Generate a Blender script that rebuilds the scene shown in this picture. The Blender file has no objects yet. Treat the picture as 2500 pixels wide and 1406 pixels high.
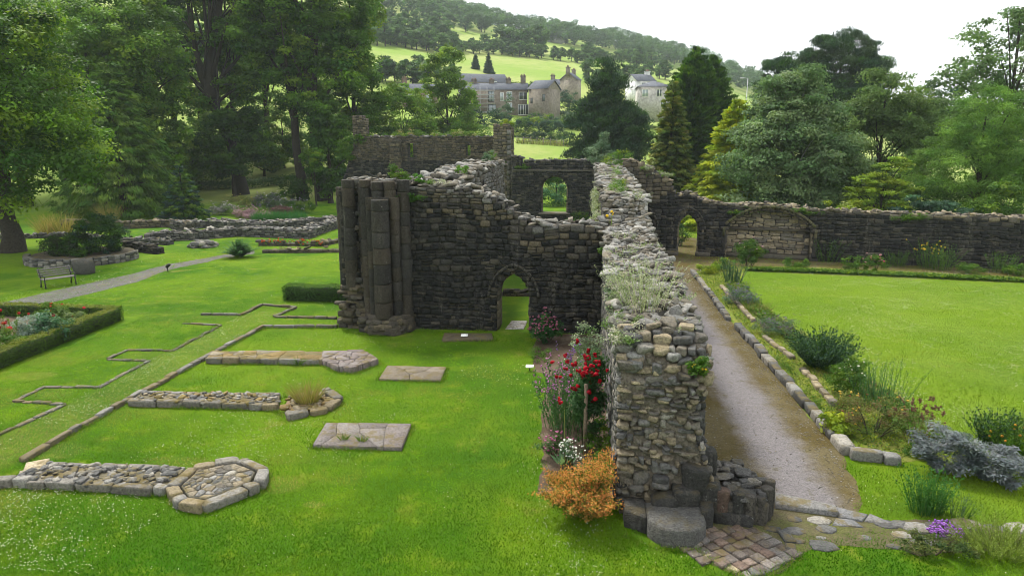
import bpy, math
import numpy as np
rad = math.radians
S = bpy.context.scene
COL = S.collection
R = np.random.default_rng(11)

# ------------------------------------------------------------------ camera
PITCH, YAW, CAMH, FPX = rad(11.857), rad(6.066), 7.0, 1667.0
cam = bpy.data.cameras.new("camera"); cam.sensor_width = 36; cam.lens = 24.005
cam.clip_start = .1; cam.clip_end = 5000
camo = bpy.data.objects.new("camera", cam); COL.objects.link(camo)
camo.location = (0, 0, CAMH); camo.rotation_euler = (math.pi/2-PITCH, 0, YAW)
S.camera = camo
# ------------------------------------------------------------------ sky and sun
SUN_EL, SUN_AZ = rad(54), rad(-38)          # azimuth from +Y towards +X
w = bpy.data.worlds.new("World"); S.world = w; w.use_nodes = True
nt = w.node_tree; nt.nodes.clear()
wo = nt.nodes.new('ShaderNodeOutputWorld'); bg = nt.nodes.new('ShaderNodeBackground')
sky = nt.nodes.new('ShaderNodeTexSky'); sky.sky_type = 'NISHITA'; sky.sun_disc = False
sky.sun_elevation = SUN_EL; sky.sun_rotation = SUN_AZ
mx = nt.nodes.new('ShaderNodeMix'); mx.data_type = 'RGBA'; mx.inputs[0].default_value = .86
mx.inputs[7].default_value = (6.9, 7.05, 7.2, 1)   # bright even cloud cover
nt.links.new(sky.outputs[0], mx.inputs[6]); nt.links.new(mx.outputs[2], bg.inputs[0])
bg.inputs[1].default_value = .1
nt.links.new(bg.outputs[0], wo.inputs[0])
sd = bpy.data.lights.new("sun", 'SUN'); sd.energy = 2.5; sd.angle = rad(10); sd.color = (1, .96, .88)
so = bpy.data.objects.new("sun", sd); COL.objects.link(so); so.location = (-30, 40, 90)
so.rotation_euler = (math.pi/2-SUN_EL, 0, math.pi-SUN_AZ)
S.view_settings.view_transform = 'Standard'; S.view_settings.look = 'None'
S.view_settings.exposure = 1.34; S.view_settings.gamma = 1
S.render.engine = 'CYCLES'
S.cycles.use_denoising = True; S.cycles.filter_width = .85
S.cycles.max_bounces = 5; S.cycles.diffuse_bounces = 3; S.cycles.glossy_bounces = 2
S.cycles.transmission_bounces = 3; S.cycles.transparent_max_bounces = 8; S.cycles.volume_bounces = 1
S.cycles.use_adaptive_sampling = True; S.cycles.adaptive_threshold = .02
S.cycles.caustics_reflective = False; S.cycles.caustics_refractive = False

# ------------------------------------------------------------------ helpers
def sr(r, g, b):
    return tuple((c/255/12.92 if c/255 <= .04045 else ((c/255+.055)/1.055)**2.4) for c in (r, g, b))
def ray(px, py):
    x = (px-1250)/FPX; y = -(py-703)/FPX
    fx, fy = -math.sin(YAW), math.cos(YAW); cp, sp = math.cos(PITCH), math.sin(PITCH)
    return np.array((fx*cp+x*math.cos(YAW)+y*fx*sp, fy*cp+x*math.sin(YAW)+y*fy*sp, -sp+y*cp))
def G(px, py, z=0.0):                 # ground point seen at a photo position
    d = ray(px, py); t = (z-CAMH)/d[2]
    return (d[0]*t, d[1]*t)
def bearing(px):
    d = ray(px, 353); return math.atan2(d[0], d[1])
def AZ(px, dist):
    a = bearing(px); return (math.sin(a)*dist, math.cos(a)*dist)
def elev(py, dist):                   # height of something seen at row py from dist metres
    return CAMH+(353-py)/1703*dist

def thing(name, label, cat, loc=(0, 0, 0), group=None):
    o = bpy.data.objects.new(name, None); COL.objects.link(o); o.empty_display_size = .2
    o.location = loc; o['label'] = label; o['category'] = cat
    if group: o['group'] = group
    return o
def tag(o, label, cat, group=None):
    o['label'] = label; o['category'] = cat
    if group: o['group'] = group
    return o
def kind(o, k):
    o['kind'] = k; return o
def root_loc(p):
    while p.parent: p = p.parent
    return np.array(p.location)
def dup(root, loc, rz=0., sc=(1, 1, 1), label=None, cat=None, group=None):
    r = root.copy(); COL.objects.link(r); r.location = loc; r.rotation_euler = (0, 0, rz); r.scale = sc
    if label: r['label'] = label
    if group: r['group'] = group
    for ch in list(root.children):
        c = ch.copy(); COL.objects.link(c); c.parent = r
        for g in list(ch.children):
            d = g.copy(); COL.objects.link(d); d.parent = c
    return r

class Geo:
    def __init__(s): s.V = []; s.F = []; s.T = []; s.n = 0
    def add(s, V, F, T):
        V = np.asarray(V, float).reshape(-1, 3); k = len(V)
        T = np.asarray(T, float)
        if T.ndim == 1: T = np.tile(T, (k, 1))
        s.V.append(V); s.T.append(T)
        for f in (F if isinstance(F, list) else [F]):
            s.F.append(np.asarray(f, np.int64)+s.n)
        s.n += k
    def build(s, name, mat, parent=None, smooth=False, loc=None):
        V = np.concatenate(s.V); T = np.concatenate(s.T)
        off = np.zeros(3)
        if parent is not None: off = root_loc(parent)
        elif loc is not None: off = np.array(loc, float)
        V = V-off
        me = bpy.data.meshes.new(name)
        me.vertices.add(len(V)); me.vertices.foreach_set('co', V.astype(np.float32).ravel())
        idx = np.concatenate([f.ravel() for f in s.F])
        tot = np.concatenate([np.full(len(f), f.shape[1]) for f in s.F])
        st = np.concatenate([[0], np.cumsum(tot)[:-1]])
        me.loops.add(len(idx)); me.loops.foreach_set('vertex_index', idx.astype(np.int32))
        me.polygons.add(len(tot)); me.polygons.foreach_set('loop_start', st.astype(np.int32))
        me.polygons.foreach_set('loop_total', tot.astype(np.int32))
        if smooth: me.polygons.foreach_set('use_smooth', np.ones(len(tot), bool))
        a = me.color_attributes.new('tint', 'FLOAT_COLOR', 'POINT')
        a.data.foreach_set('color', np.concatenate([np.clip(T, 0, 1), np.ones((len(T), 1))], 1).astype(np.float32).ravel())
        me.update(calc_edges=True)
        me.materials.append(mat)
        o = bpy.data.objects.new(name, me); COL.objects.link(o)
        if parent is not None: o.parent = parent
        elif loc is not None: o.location = loc
        return o

def norm(v): return v/np.maximum(np.linalg.norm(v, axis=-1, keepdims=True), 1e-9)

_bc = {}
def base_cube(n):
    if n in _bc: return _bc[n]
    ids = {}; P = []; F = []
    def vid(p):
        if p not in ids: ids[p] = len(P); P.append(p)
        return ids[p]
    for ax in range(3):
        for sgn in (0, n):
            for i in range(n):
                for j in range(n):
                    q = []
                    for a, b in ((i, j), (i+1, j), (i+1, j+1), (i, j+1)):
                        p = [0, 0, 0]; p[ax] = sgn; p[(ax+1) % 3] = a; p[(ax+2) % 3] = b
                        q.append(vid(tuple(p)))
                    F.append(q if sgn else q[::-1])
    _bc[n] = (np.array(P)/n*2-1., np.array(F)); return _bc[n]

CORN = np.array([(x, y, z) for z in (-1, 1) for y in (-1, 1) for x in (-1, 1)], float)
def blocks(b, C8, tint, e=8, n=2, noise=0., cuts=0, depth=.3):
    """M rounded blocks given by their 8 corners (x fastest, then y, then z), chipped by random planes"""
    C8 = np.asarray(C8, float); M = len(C8)
    if M == 0: return
    P, F = base_cube(n)
    q = P*(1/((np.abs(P)**e).sum(1)**(1/e)))[:, None]
    Q = np.repeat(q[None], M, 0); k = Q.shape[1]
    for _ in range(cuts):
        d = norm(R.normal(0, 1, (M, 3))); s = np.abs(d).sum(1)*R.uniform(1-depth*1.6, 1., M)*.9
        o = np.maximum((Q*d[:, None]).sum(-1)-s[:, None], 0); Q = Q-o[..., None]*d[:, None]
    Wt = np.prod((1+Q[:, :, None, :]*CORN[None, None])/2, axis=3)          # M x V x 8
    V = np.einsum('mvk,mkc->mvc', Wt, C8)
    if noise:
        sz = np.linalg.norm(C8[:, 7]-C8[:, 0], axis=1)[:, None, None]
        V = V+R.normal(0, 1, V.shape)*noise*sz
    T = np.repeat(np.asarray(tint, float).reshape(-1, 3) if np.ndim(tint) > 1 else np.tile(tint, (M, 1)), k, axis=0)
    b.add(V.reshape(-1, 3), (F[None]+(np.arange(M)*k)[:, None, None]).reshape(-1, 4), T)
def corners(c, s, jit=0., rot=None):
    c = np.asarray(c, float); s = np.asarray(s, float)
    M = len(c)
    K = CORN[None]*(1+R.uniform(-jit, jit, (M, 8, 3)))*s[:, None, :]/2
    if rot is not None: K = np.einsum('mij,mkj->mki', rot, K)
    return K+c[:, None, :]
def rotz(a):
    a = np.asarray(a); c, s_ = np.cos(a), np.sin(a); z = np.zeros_like(a); o = z+1
    return np.stack([np.stack([c, -s_, z], -1), np.stack([s_, c, z], -1), np.stack([z, z, o], -1)], -2)
def rotx(a):
    a = np.asarray(a); c, s_ = np.cos(a), np.sin(a); z = np.zeros_like(a); o = z+1
    return np.stack([np.stack([o, z, z], -1), np.stack([z, c, -s_], -1), np.stack([z, s_, c], -1)], -2)
def roty(a):
    a = np.asarray(a); c, s_ = np.cos(a), np.sin(a); z = np.zeros_like(a); o = z+1
    return np.stack([np.stack([c, z, s_], -1), np.stack([z, o, z], -1), np.stack([-s_, z, c], -1)], -2)
def box(b, x0, x1, y0, y1, z0, z1, tint, rot=0., org=(0, 0)):
    K = np.array([(x, y, z) for z in (z0, z1) for y in (y0, y1) for x in (x0, x1)], float)
    if rot:
        c, s_ = math.cos(rot), math.sin(rot); x = K[:, 0].copy(); y = K[:, 1].copy()
        K[:, 0] = x*c-y*s_; K[:, 1] = x*s_+y*c
    K[:, 0] += org[0]; K[:, 1] += org[1]
    b.add(K, np.array([(0, 2, 3, 1), (4, 5, 7, 6), (0, 1, 5, 4), (2, 6, 7, 3), (0, 4, 6, 2), (1, 3, 7, 5)]), tint)
def tube(b, pts, rr, tint, sides=7, cap=True):
    pts = np.asarray(pts, float); k = len(pts); rr = np.broadcast_to(rr, (k,))
    d = norm(np.gradient(pts, axis=0)); up = np.array((0., 0, 1)) if abs(d[0, 2]) < .9 else np.array((1., 0, 0))
    a = norm(np.cross(d, up)); c = np.cross(d, a)
    th = np.arange(sides)/sides*2*math.pi
    V = pts[:, None]+(a[:, None]*np.cos(th)[None, :, None]+c[:, None]*np.sin(th)[None, :, None])*rr[:, None, None]
    i, j = np.meshgrid(np.arange(k-1), np.arange(sides), indexing='ij'); j2 = (j+1) % sides
    F = [np.stack([i*sides+j, i*sides+j2, (i+1)*sides+j2, (i+1)*sides+j], -1).reshape(-1, 4)]
    if cap: F += [np.arange(sides)[None, ::-1], (np.arange(sides)+(k-1)*sides)[None]]
    b.add(V.reshape(-1, 3), F, tint)
def prism(b, poly, z0, z1, tint, bev=.02):
    """convex polygon slab with a chamfered top"""
    p = np.asarray(poly, float); k = len(p); c = p.mean(0)
    sz = np.linalg.norm(p-c, axis=1).mean(); s = max(.3, 1-bev/max(sz, .01))
    z1 = np.broadcast_to(z1, (k,))
    V = np.concatenate([np.c_[p, np.full(k, z0)], np.c_[p, z1-bev*.7], np.c_[c+(p-c)*s, z1]])
    j = np.arange(k); j2 = (j+1) % k
    F = [np.stack([j, j2, j2+k, j+k], -1), np.stack([j+k, j2+k, j2+2*k, j+2*k], -1), (j+2*k)[None]]
    b.add(V, F, tint)
def clip(poly, a, n):                 # keep the side where (p-a).n <= 0
    out = []
    for i in range(len(poly)):
        p, q = poly[i], poly[(i+1) % len(poly)]
        dp, dq = np.dot(p-a, n), np.dot(q-a, n)
        if dp <= 0: out.append(p)
        if dp*dq < 0: out.append(p+(q-p)*dp/(dp-dq))
    return out
def paving(b, poly, seeds, gap, z0, z1, zj, tint, tv=.2, bev=.015):
    poly = [np.array(p, float) for p in poly]; seeds = np.asarray(seeds, float)
    for i, s in enumerate(seeds):
        c = poly
        for j, q in enumerate(seeds):
            if i != j and len(c) > 2 and np.linalg.norm(q-s) < 4: c = clip(c, (s+q)/2, q-s)
        if len(c) < 3: continue
        c = np.array(c); m = c.mean(0); r = np.linalg.norm(c-m, axis=1).mean()
        if r < .03: continue
        c = m+(c-m)*(1-gap/r)
        t = np.array(tint[R.integers(len(tint))] if isinstance(tint, list) else tint)*(1+R.uniform(-tv, tv))
        prism(b, c, z0, z1+R.uniform(-zj, zj)+R.uniform(-.3, .3, len(c))*zj, t, bev)
def seeds_in(poly, n):
    p = np.array(poly, float); lo, hi = p.min(0), p.max(0); out = []
    while len(out) < n:
        q = R.uniform(lo, hi)
        s = [np.cross(np.append(p[(i+1) % len(p)]-p[i], 0), np.append(q-p[i], 0))[2] for i in range(len(p))]
        if all(v > 0 for v in s) or all(v < 0 for v in s): out.append(q)
    return np.array(out)

# ------------------------------------------------------------------ materials
def newmat(name):
    m = bpy.data.materials.new(name); m.use_nodes = True; n = m.node_tree; n.nodes.clear()
    o = n.nodes.new('ShaderNodeOutputMaterial'); return m, n, o
def N(n, t, **kw):
    x = n.nodes.new('ShaderNode'+t)
    for k, v in kw.items():
        if k.startswith('i_'):
            key = k[2:]; x.inputs[int(key) if key.isdigit() else key].default_value = v
        else: setattr(x, k, v)
    return x
def mixc(n, fac, a, b, mode='MIX'):
    x = N(n, 'Mix', data_type='RGBA', blend_type=mode)
    for i, v in ((0, fac), (6, a), (7, b)):
        if isinstance(v, bpy.types.NodeSocket): n.links.new(v, x.inputs[i])
        else: x.inputs[i].default_value = v if i == 0 else (*v, 1)[:4]
    return x.outputs[2]
def ramp(n, src, a, b, lo=0., hi=1.):
    x = N(n, 'MapRange', i_1=a, i_2=b, i_3=lo, i_4=hi); x.interpolation_type = 'SMOOTHSTEP'
    n.links.new(src, x.inputs[0]); return x.outputs[0]
def noise(n, co, sc, det=4, rough=.6, dim='3D'):
    x = N(n, 'TexNoise', i_Scale=sc, i_Detail=det, i_Roughness=rough); n.links.new(co, x.inputs['Vector'])
    return x.outputs[0]
def math_(n, op, a, b=0.):
    x = N(n, 'Math', operation=op)
    for i, v in ((0, a), (1, b)):
        if isinstance(v, bpy.types.NodeSocket): n.links.new(v, x.inputs[i])
        else: x.inputs[i].default_value = v
    return x.outputs[0]
def pos(n): return N(n, 'NewGeometry').outputs['Position']
def tintout(n): return N(n, 'VertexColor', layer_name='tint').outputs[0]

def stone_mat(name, lichen=.5, moss=.4, contrast=.7, bump=.35, mosscol=(.085, .085, .018), streak=0.):
    m, n, o = newmat(name); p = pos(n)
    c = tintout(n)
    f = noise(n, p, 7, 6, .65); g = noise(n, p, 45, 3, .6)
    v = math_(n, 'ADD', math_(n, 'MULTIPLY', f, contrast*1.5), math_(n, 'MULTIPLY', g, contrast))
    v = math_(n, 'ADD', v, 1-contrast*1.25); h2 = noise(n, p, 20, 4, .7); v = math_(n, 'MULTIPLY', v, ramp(n, h2, .3, .62, .62, 1.22))
    vc = N(n, 'CombineColor'); [n.links.new(v, vc.inputs[i]) for i in range(3)]
    c = mixc(n, 1., c, vc.outputs[0], 'MULTIPLY')
    if streak:
        mp = N(n, 'Mapping', i_Scale=(2.2, 2.2, .35)); n.links.new(p, mp.inputs[0])
        sf = math_(n, 'MULTIPLY', ramp(n, noise(n, mp.outputs[0], 1.0, 5, .7), .53, .72, 0, streak), ramp(n, h2, .35, .6))
        c = mixc(n, sf, c, (.15, .135, .11))
    l = ramp(n, noise(n, p, 9, 5, .72), .62, .7, 0, lichen)
    c = mixc(n, l, c, (.32, .32, .29))
    l = ramp(n, noise(n, p, 26, 4, .75), .64, .72, 0, lichen)
    c = mixc(n, l, c, (.22, .215, .19))
    nz = N(n, 'SeparateXYZ'); n.links.new(N(n, 'NewGeometry').outputs['Normal'], nz.inputs[0])
    ms = math_(n, 'MULTIPLY', ramp(n, nz.outputs[2], .2, .8), ramp(n, noise(n, p, 2.3, 5, .7), .48, .62, 0, moss))
    c = mixc(n, ms, c, mixc(n, noise(n, p, 30, 2), mosscol, (.16, .10, .035)))
    bs = N(n, 'BsdfPrincipled', i_Roughness=.88); bs.inputs['Specular IOR Level'].default_value = .25
    n.links.new(c, bs.inputs['Base Color'])
    bp = N(n, 'Bump', i_Strength=min(1, bump*1.6), i_Distance=.06)
    n.links.new(math_(n, 'ADD', math_(n, 'ADD', f, h2), math_(n, 'MULTIPLY', g, .5)), bp.inputs['Height'])
    n.links.new(bp.outputs[0], bs.inputs['Normal']); n.links.new(bs.outputs[0], o.inputs[0]); return m

def leaf_mat(name, trans=.38, rough=.6, spec=.12):
    m, n, o = newmat(name); c = tintout(n)
    bs = N(n, 'BsdfPrincipled', i_Roughness=rough); bs.inputs['Specular IOR Level'].default_value = spec
    n.links.new(c, bs.inputs['Base Color'])
    tr = N(n, 'BsdfTranslucent'); n.links.new(mixc(n, 1., c, (1.25, 1.3, .7), 'MULTIPLY'), tr.inputs[0])
    ms = N(n, 'MixShader', i_0=trans); n.links.new(bs.outputs[0], ms.inputs[1]); n.links.new(tr.outputs[0], ms.inputs[2])
    n.links.new(ms.outputs[0], o.inputs[0]); return m
def plain_mat(name, rough=.8, spec=.3, var=.25, sc=12, bump=.1, metal=0.):
    m, n, o = newmat(name); p = pos(n)
    f = noise(n, p, sc, 5, .65); vc = N(n, 'CombineColor')
    v = ramp(n, f, .25, .75, 1-var, 1+var); [n.links.new(v, vc.inputs[i]) for i in range(3)]
    bs = N(n, 'BsdfPrincipled', i_Roughness=rough, i_Metallic=metal); bs.inputs['Specular IOR Level'].default_value = spec
    n.links.new(mixc(n, 1., tintout(n), vc.outputs[0], 'MULTIPLY'), bs.inputs['Base Color'])
    bp = N(n, 'Bump', i_Strength=bump, i_Distance=.02); n.links.new(f, bp.inputs['Height'])
    n.links.new(bp.outputs[0], bs.inputs['Normal']); n.links.new(bs.outputs[0], o.inputs[0]); return m

M_dark = stone_mat('soot_stone', .42, .35, .75, .6, streak=.75)
M_wall = stone_mat('grey_stone', .3, .3, .7, .5, streak=.15)
M_pale = stone_mat('pale_rubble', .6, .22, .6, .4)
M_low = stone_mat('low_stone', .5, .75, .6, .35)
M_mort = stone_mat('mortar_core', .15, .2, .7, .8)
M_leaf = leaf_mat('foliage')
M_turf = leaf_mat('turf_blades', .3, .8, .04)
M_matte = leaf_mat('needles', .15, .7, .15)
M_petal = leaf_mat('petals', .3, .7, .1)
M_bark = plain_mat('bark', .9, .2, .45, 9, .6)
M_plain = plain_mat('plain', .8, .3, .2, 8, .1)
M_wood = plain_mat('weathered_wood', .8, .2, .35, 20, .2)
M_iron = plain_mat('iron', .55, .4, .3, 15, .1)
def glass_mat():
    m, n, o = newmat('window_glass')
    bs = N(n, 'BsdfPrincipled', i_Roughness=.08); bs.inputs['Specular IOR Level'].default_value = .7
    n.links.new(tintout(n), bs.inputs['Base Color']); n.links.new(bs.outputs[0], o.inputs[0]); return m
M_glass = glass_mat()

# ------------------------------------------------------------------ terrain
_RB = [(-2600, 95), (-1200, 125), (0, 140), (500, 132), (930, 120), (1250, 97), (1450, 84), (1660, 70), (1850, 48), (2000, 34), (2250, 16), (2500, 9), (3600, 6)]
RBth = np.array([bearing(p) for p, _ in _RB]); RBz = np.array([z for _, z in _RB], float)
AD = np.array([0, 82, 105, 125, 150, 180, 230, 330, 400, 480, 560, 700, 1000]); AZz = np.array([0, 0, .042, .085, .135, .19, .305, .50, .655, .83, 1, 1.04, 1.05])
SHth = np.array([bearing(p) for p in (-1500, 0, 600, 900, 1100)]); SH = np.array([22, 22, 18, 8, 0.])
def terr(x, y):
    x = np.asarray(x, float); y = np.asarray(y, float); th = np.arctan2(x, y); d = np.hypot(x, y)
    s = np.interp(th, SHth, SH)*np.clip((420-d)/300, 0, 1)
    dd = np.maximum(d-s, 0)
    z = sum(np.interp(dd+k, AD, AZz) for k in (-9, -4, 0, 4, 9))/5*np.interp(th, RBth, RBz)
    z = z*np.clip((d-78)/18, 0, 1)
    amp = np.clip((d-130)/150, 0, 1)*1.2
    return z*np.where(y < -60, .3, 1)+amp*(np.sin(x/31+1.3)+np.sin(y/43+x/60))
def grass_mat():
    m, n, o = newmat('lawn_grass'); p = pos(n)
    sx = N(n, 'SeparateXYZ'); n.links.new(p, sx.inputs[0])
    dist = N(n, 'VectorMath', operation='LENGTH'); n.links.new(p, dist.inputs[0]); d = dist.outputs['Value']
    big = noise(n, p, .16, 4, .6); mid = noise(n, p, 1.1, 5, .65); fine = noise(n, p, 28, 4, .7); vfine = noise(n, p, 110, 2, .6)
    c = mixc(n, ramp(n, big, .38, .62), (.060, .155, .005), (.135, .235, .009))
    c = mixc(n, ramp(n, mid, .5, .68, 0, .75), c, (.17, .26, .010))
    c = mixc(n, ramp(n, noise(n, p, .55, 5, .7), .60, .72, 0, .75), c, (.23, .225, .05))
    c = mixc(n, ramp(n, noise(n, p, 3.1, 4, .7), .55, .7, 0, .5), c, (.03, .11, .002))
    # right hand lawn: lighter, yellower turf
    c = mixc(n, ramp(n, sx.outputs[0], 5.5, 9, 0, .5), c, (.18, .265, .018))
    # pasture on the slope
    pas = mixc(n, ramp(n, noise(n, p, .03, 5, .6), .4, .62), (.17, .25, .04), (.25, .285, .085))
    pas = mixc(n, ramp(n, noise(n, p, .35, 6, .7), .45, .7, 0, .5), pas, (.13, .22, .03))
    c = mixc(n, ramp(n, d, 84, 96), c, pas)
    vv = math_(n, 'ADD', math_(n, 'MULTIPLY', fine, .9), math_(n, 'MULTIPLY', vfine, .7)); vv = math_(n, 'ADD', vv, .22); vv = math_(n, 'MULTIPLY', vv, ramp(n, d, 70, 90, .74, 1.))  # near ground darkened in colour to stand in for shade among the blades
    vc = N(n, 'CombineColor'); [n.links.new(vv, vc.inputs[i]) for i in range(3)]
    c = mixc(n, 1., c, vc.outputs[0], 'MULTIPLY')
    bs = N(n, 'BsdfPrincipled', i_Roughness=.95); bs.inputs['Specular IOR Level'].default_value = .08
    n.links.new(c, bs.inputs['Base Color'])
    bp = N(n, 'Bump', i_Strength=.7, i_Distance=.05)
    n.links.new(math_(n, 'ADD', fine, math_(n, 'MULTIPLY', vfine, .5)), bp.inputs['Height'])
    n.links.new(bp.outputs[0], bs.inputs['Normal']); n.links.new(bs.outputs[0], o.inputs[0]); return m
M_grass = grass_mat()
def build_ground():
    rs = np.concatenate([[0], np.arange(4, 80, 8), np.arange(80, 180, 4), np.arange(180, 620, 10), np.arange(640, 1300, 60)])
    th = np.linspace(-math.pi, math.pi, 361)[:-1]
    X = np.outer(rs, np.sin(th)); Y = np.outer(rs, np.cos(th)); Z = terr(X, Y)
    V = np.stack([X, Y, Z], -1).reshape(-1, 3); k = len(th)
    i, j = np.meshgrid(np.arange(len(rs)-1), np.arange(k), indexing='ij'); j2 = (j+1) % k
    F = np.stack([i*k+j, (i+1)*k+j, (i+1)*k+j2, i*k+j2], -1).reshape(-1, 4)
    b = Geo(); b.add(V, F, (.1, .2, .02)); kind(b.build('ground', M_grass, smooth=True), 'structure')
build_ground()

def sheet(name, poly, z, mat, k='structure'):
    from mathutils import Vector
    from mathutils.geometry import tessellate_polygon
    p = [Vector((a, c, 0)) for a, c in poly]
    T = tessellate_polygon([p]); b = Geo()
    V = np.array([(a, c, z) for a, c in poly]); F = np.array([list(t) for t in T])
    nz = np.cross(V[F[:, 1]]-V[F[:, 0]], V[F[:, 2]]-V[F[:, 0]])[:, 2]; F[nz < 0] = F[nz < 0][:, ::-1]
    b.add(V, F, (.2, .2, .2))
    return kind(b.build(name, mat), k)
def wobble(pts, amp=.06, step=.35, closed=True):
    out = []; k = len(pts)
    for i in range(k if closed else k-1):
        p = np.array(pts[i]); q = np.array(pts[(i+1) % k]); L = np.linalg.norm(q-p); m = max(1, int(L/step))
        for t in range(m): out.append(tuple(p+(q-p)*t/m+(R.normal(0, amp, 2) if t else 0)))
    return out
def gravel_mat(name, cx=None, hw=1., core=(.24, .22, .23), edge=(.125, .095, .04)):
    m, n, o = newmat(name); p = pos(n); sx = N(n, 'SeparateXYZ'); n.links.new(p, sx.inputs[0])
    f = math_(n, 'ADD', math_(n, 'MULTIPLY', noise(n, p, 90, 2, .7), .55), math_(n, 'MULTIPLY', noise(n, p, 26, 3, .75), .45)); g = noise(n, p, 1.3, 9, .8)
    if cx is not None:
        a = math_(n, 'ABSOLUTE', math_(n, 'SUBTRACT', sx.outputs[0], cx))
        t = ramp(n, math_(n, 'ADD', a, math_(n, 'MULTIPLY', math_(n, 'SUBTRACT', g, .5), 1.5)), hw*.25, hw*1.0)
        c = mixc(n, t, core, mixc(n, ramp(n, noise(n, p, .7, 4, .6), .4, .6), edge, (.115, .095, .05)))
        c = mixc(n, ramp(n, noise(n, p, 2.6, 5, .7), .57, .72, 0, .55), c, (.072, .068, .018))
    else: c = mixc(n, ramp(n, g, .35, .7), core, edge)
    v = math_(n, 'ADD', math_(n, 'MULTIPLY', f, 3.2), math_(n, 'MULTIPLY', noise(n, p, 9, 4, .8), 1.1)); v = math_(n, 'ADD', v, -1.15); vc = N(n, 'CombineColor'); [n.links.new(v, vc.inputs[i]) for i in range(3)]
    c = mixc(n, 1., c, vc.outputs[0], 'MULTIPLY')
    bs = N(n, 'BsdfPrincipled', i_Roughness=1.); bs.inputs['Specular IOR Level'].default_value = .03
    n.links.new(c, bs.inputs['Base Color']); bp = N(n, 'Bump', i_Strength=.9, i_Distance=.03)
    n.links.new(f, bp.inputs['Height']); n.links.new(bp.outputs[0], bs.inputs['Normal']); n.links.new(bs.outputs[0], o.inputs[0]); return m
M_gravel = gravel_mat('cloister_gravel', 4.55, 1.0, (.16, .147, .147), (.088, .068, .026))
M_path = gravel_mat('path_gravel', None, 1, (.15, .143, .14), (.11, .095, .085))
M_soil = gravel_mat('bed_soil', None, 1, (.075, .05, .035), (.15, .12, .085))
M_earth = gravel_mat('mossy_earth', None, 1, (.105, .088, .055), (.085, .10, .025))
M_border = gravel_mat('border_herbs', None, 1, (.11, .16, .02), (.19, .185, .05))

sheet('gravel_path', wobble([(2.3, 13), (3.6, 12.75), (4.9, 12.55), (5.45, 12.8), (5.75, 13.6), (5.85, 14.6), (6.05, 15.3), (6.05, 38.6), (8.2, 40.4), (12, 40.9), (20, 39.6), (34, 36.8), (35, 39.8), (8.6, 44.6), (7.8, 47), (8.6, 53), (7.2, 54), (5.9, 47), (5.6, 45.2), (2.3, 45.5)], .05), .004, M_gravel)
up = [(-60, 740), (0, 740), (130, 710), (216, 692), (330, 667), (410, 645), (480, 634), (545, 622), (620, 612)]
lo = [(-60, 772), (0, 757), (130, 738), (216, 718), (330, 690), (410, 660), (480, 645), (545, 630), (620, 620)]
sheet('garden_path', wobble([G(*p) for p in lo]+[G(*p) for p in up[::-1]], .05, .6), .004, M_path)
sheet('flower_bed', wobble([(-.85, 12.8), (-.9, 15), (-1.0, 17.5), (-1.05, 20.3), (-1.55, 20.5), (-1.75, 24.9), (.72, 24.9), (.72, 12.6)], .05), .004, M_soil)
sheet('worn_earth', wobble([(1.9, 11.0), (2.3, 10.7), (2.75, 10.35), (3.4, 10.6), (3.9, 11.2), (4.3, 11.5), (5.3, 11.5), (6.4, 11.5), (8.6, 11.9), (11, 12.0), (11, 12.5), (8, 12.55), (6.4, 12.6), (5.4, 12.45), (4.9, 12.6), (2.4, 13), (1.6, 12.3)], .06), .007, M_earth)
sheet('border_ground', wobble([(6.1, 15.3), (7.3, 15.1), (9.2, 15.3), (9.1, 19), (8.8, 22), (8.4, 27), (7.9, 31.5), (8.2, 36), (8.9, 39.1), (20, 37.4), (34, 35.2), (34, 36.8), (20, 39.6), (12, 40.9), (8.2, 40.4), (6.1, 38.6)], .1), .005, M_border)
# ------------------------------------------------------------------ ruined masonry
SOOT = np.array([(.014, .015, .0148), (.022, .0225, .0215), (.034, .033, .0295), (.054, .049, .040), (.082, .072, .055)])
PALE = np.array([(.19, .185, .17), (.15, .142, .122), (.235, .226, .205), (.115, .102, .08), (.16, .14, .108)])
BUFF = np.array([(.16, .135, .095), (.20, .165, .11), (.13, .115, .09), (.23, .19, .125), (.10, .09, .075)])
GREY = np.array([(.085, .083, .078), (.12, .115, .105), (.065, .063, .06), (.15, .14, .12), (.05, .05, .047)])
def pick(pal, M, p=None, var=.2):
    return pal[R.choice(len(pal), M, p=p)]*(1+R.uniform(-var, var, (M, 1)))

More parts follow.
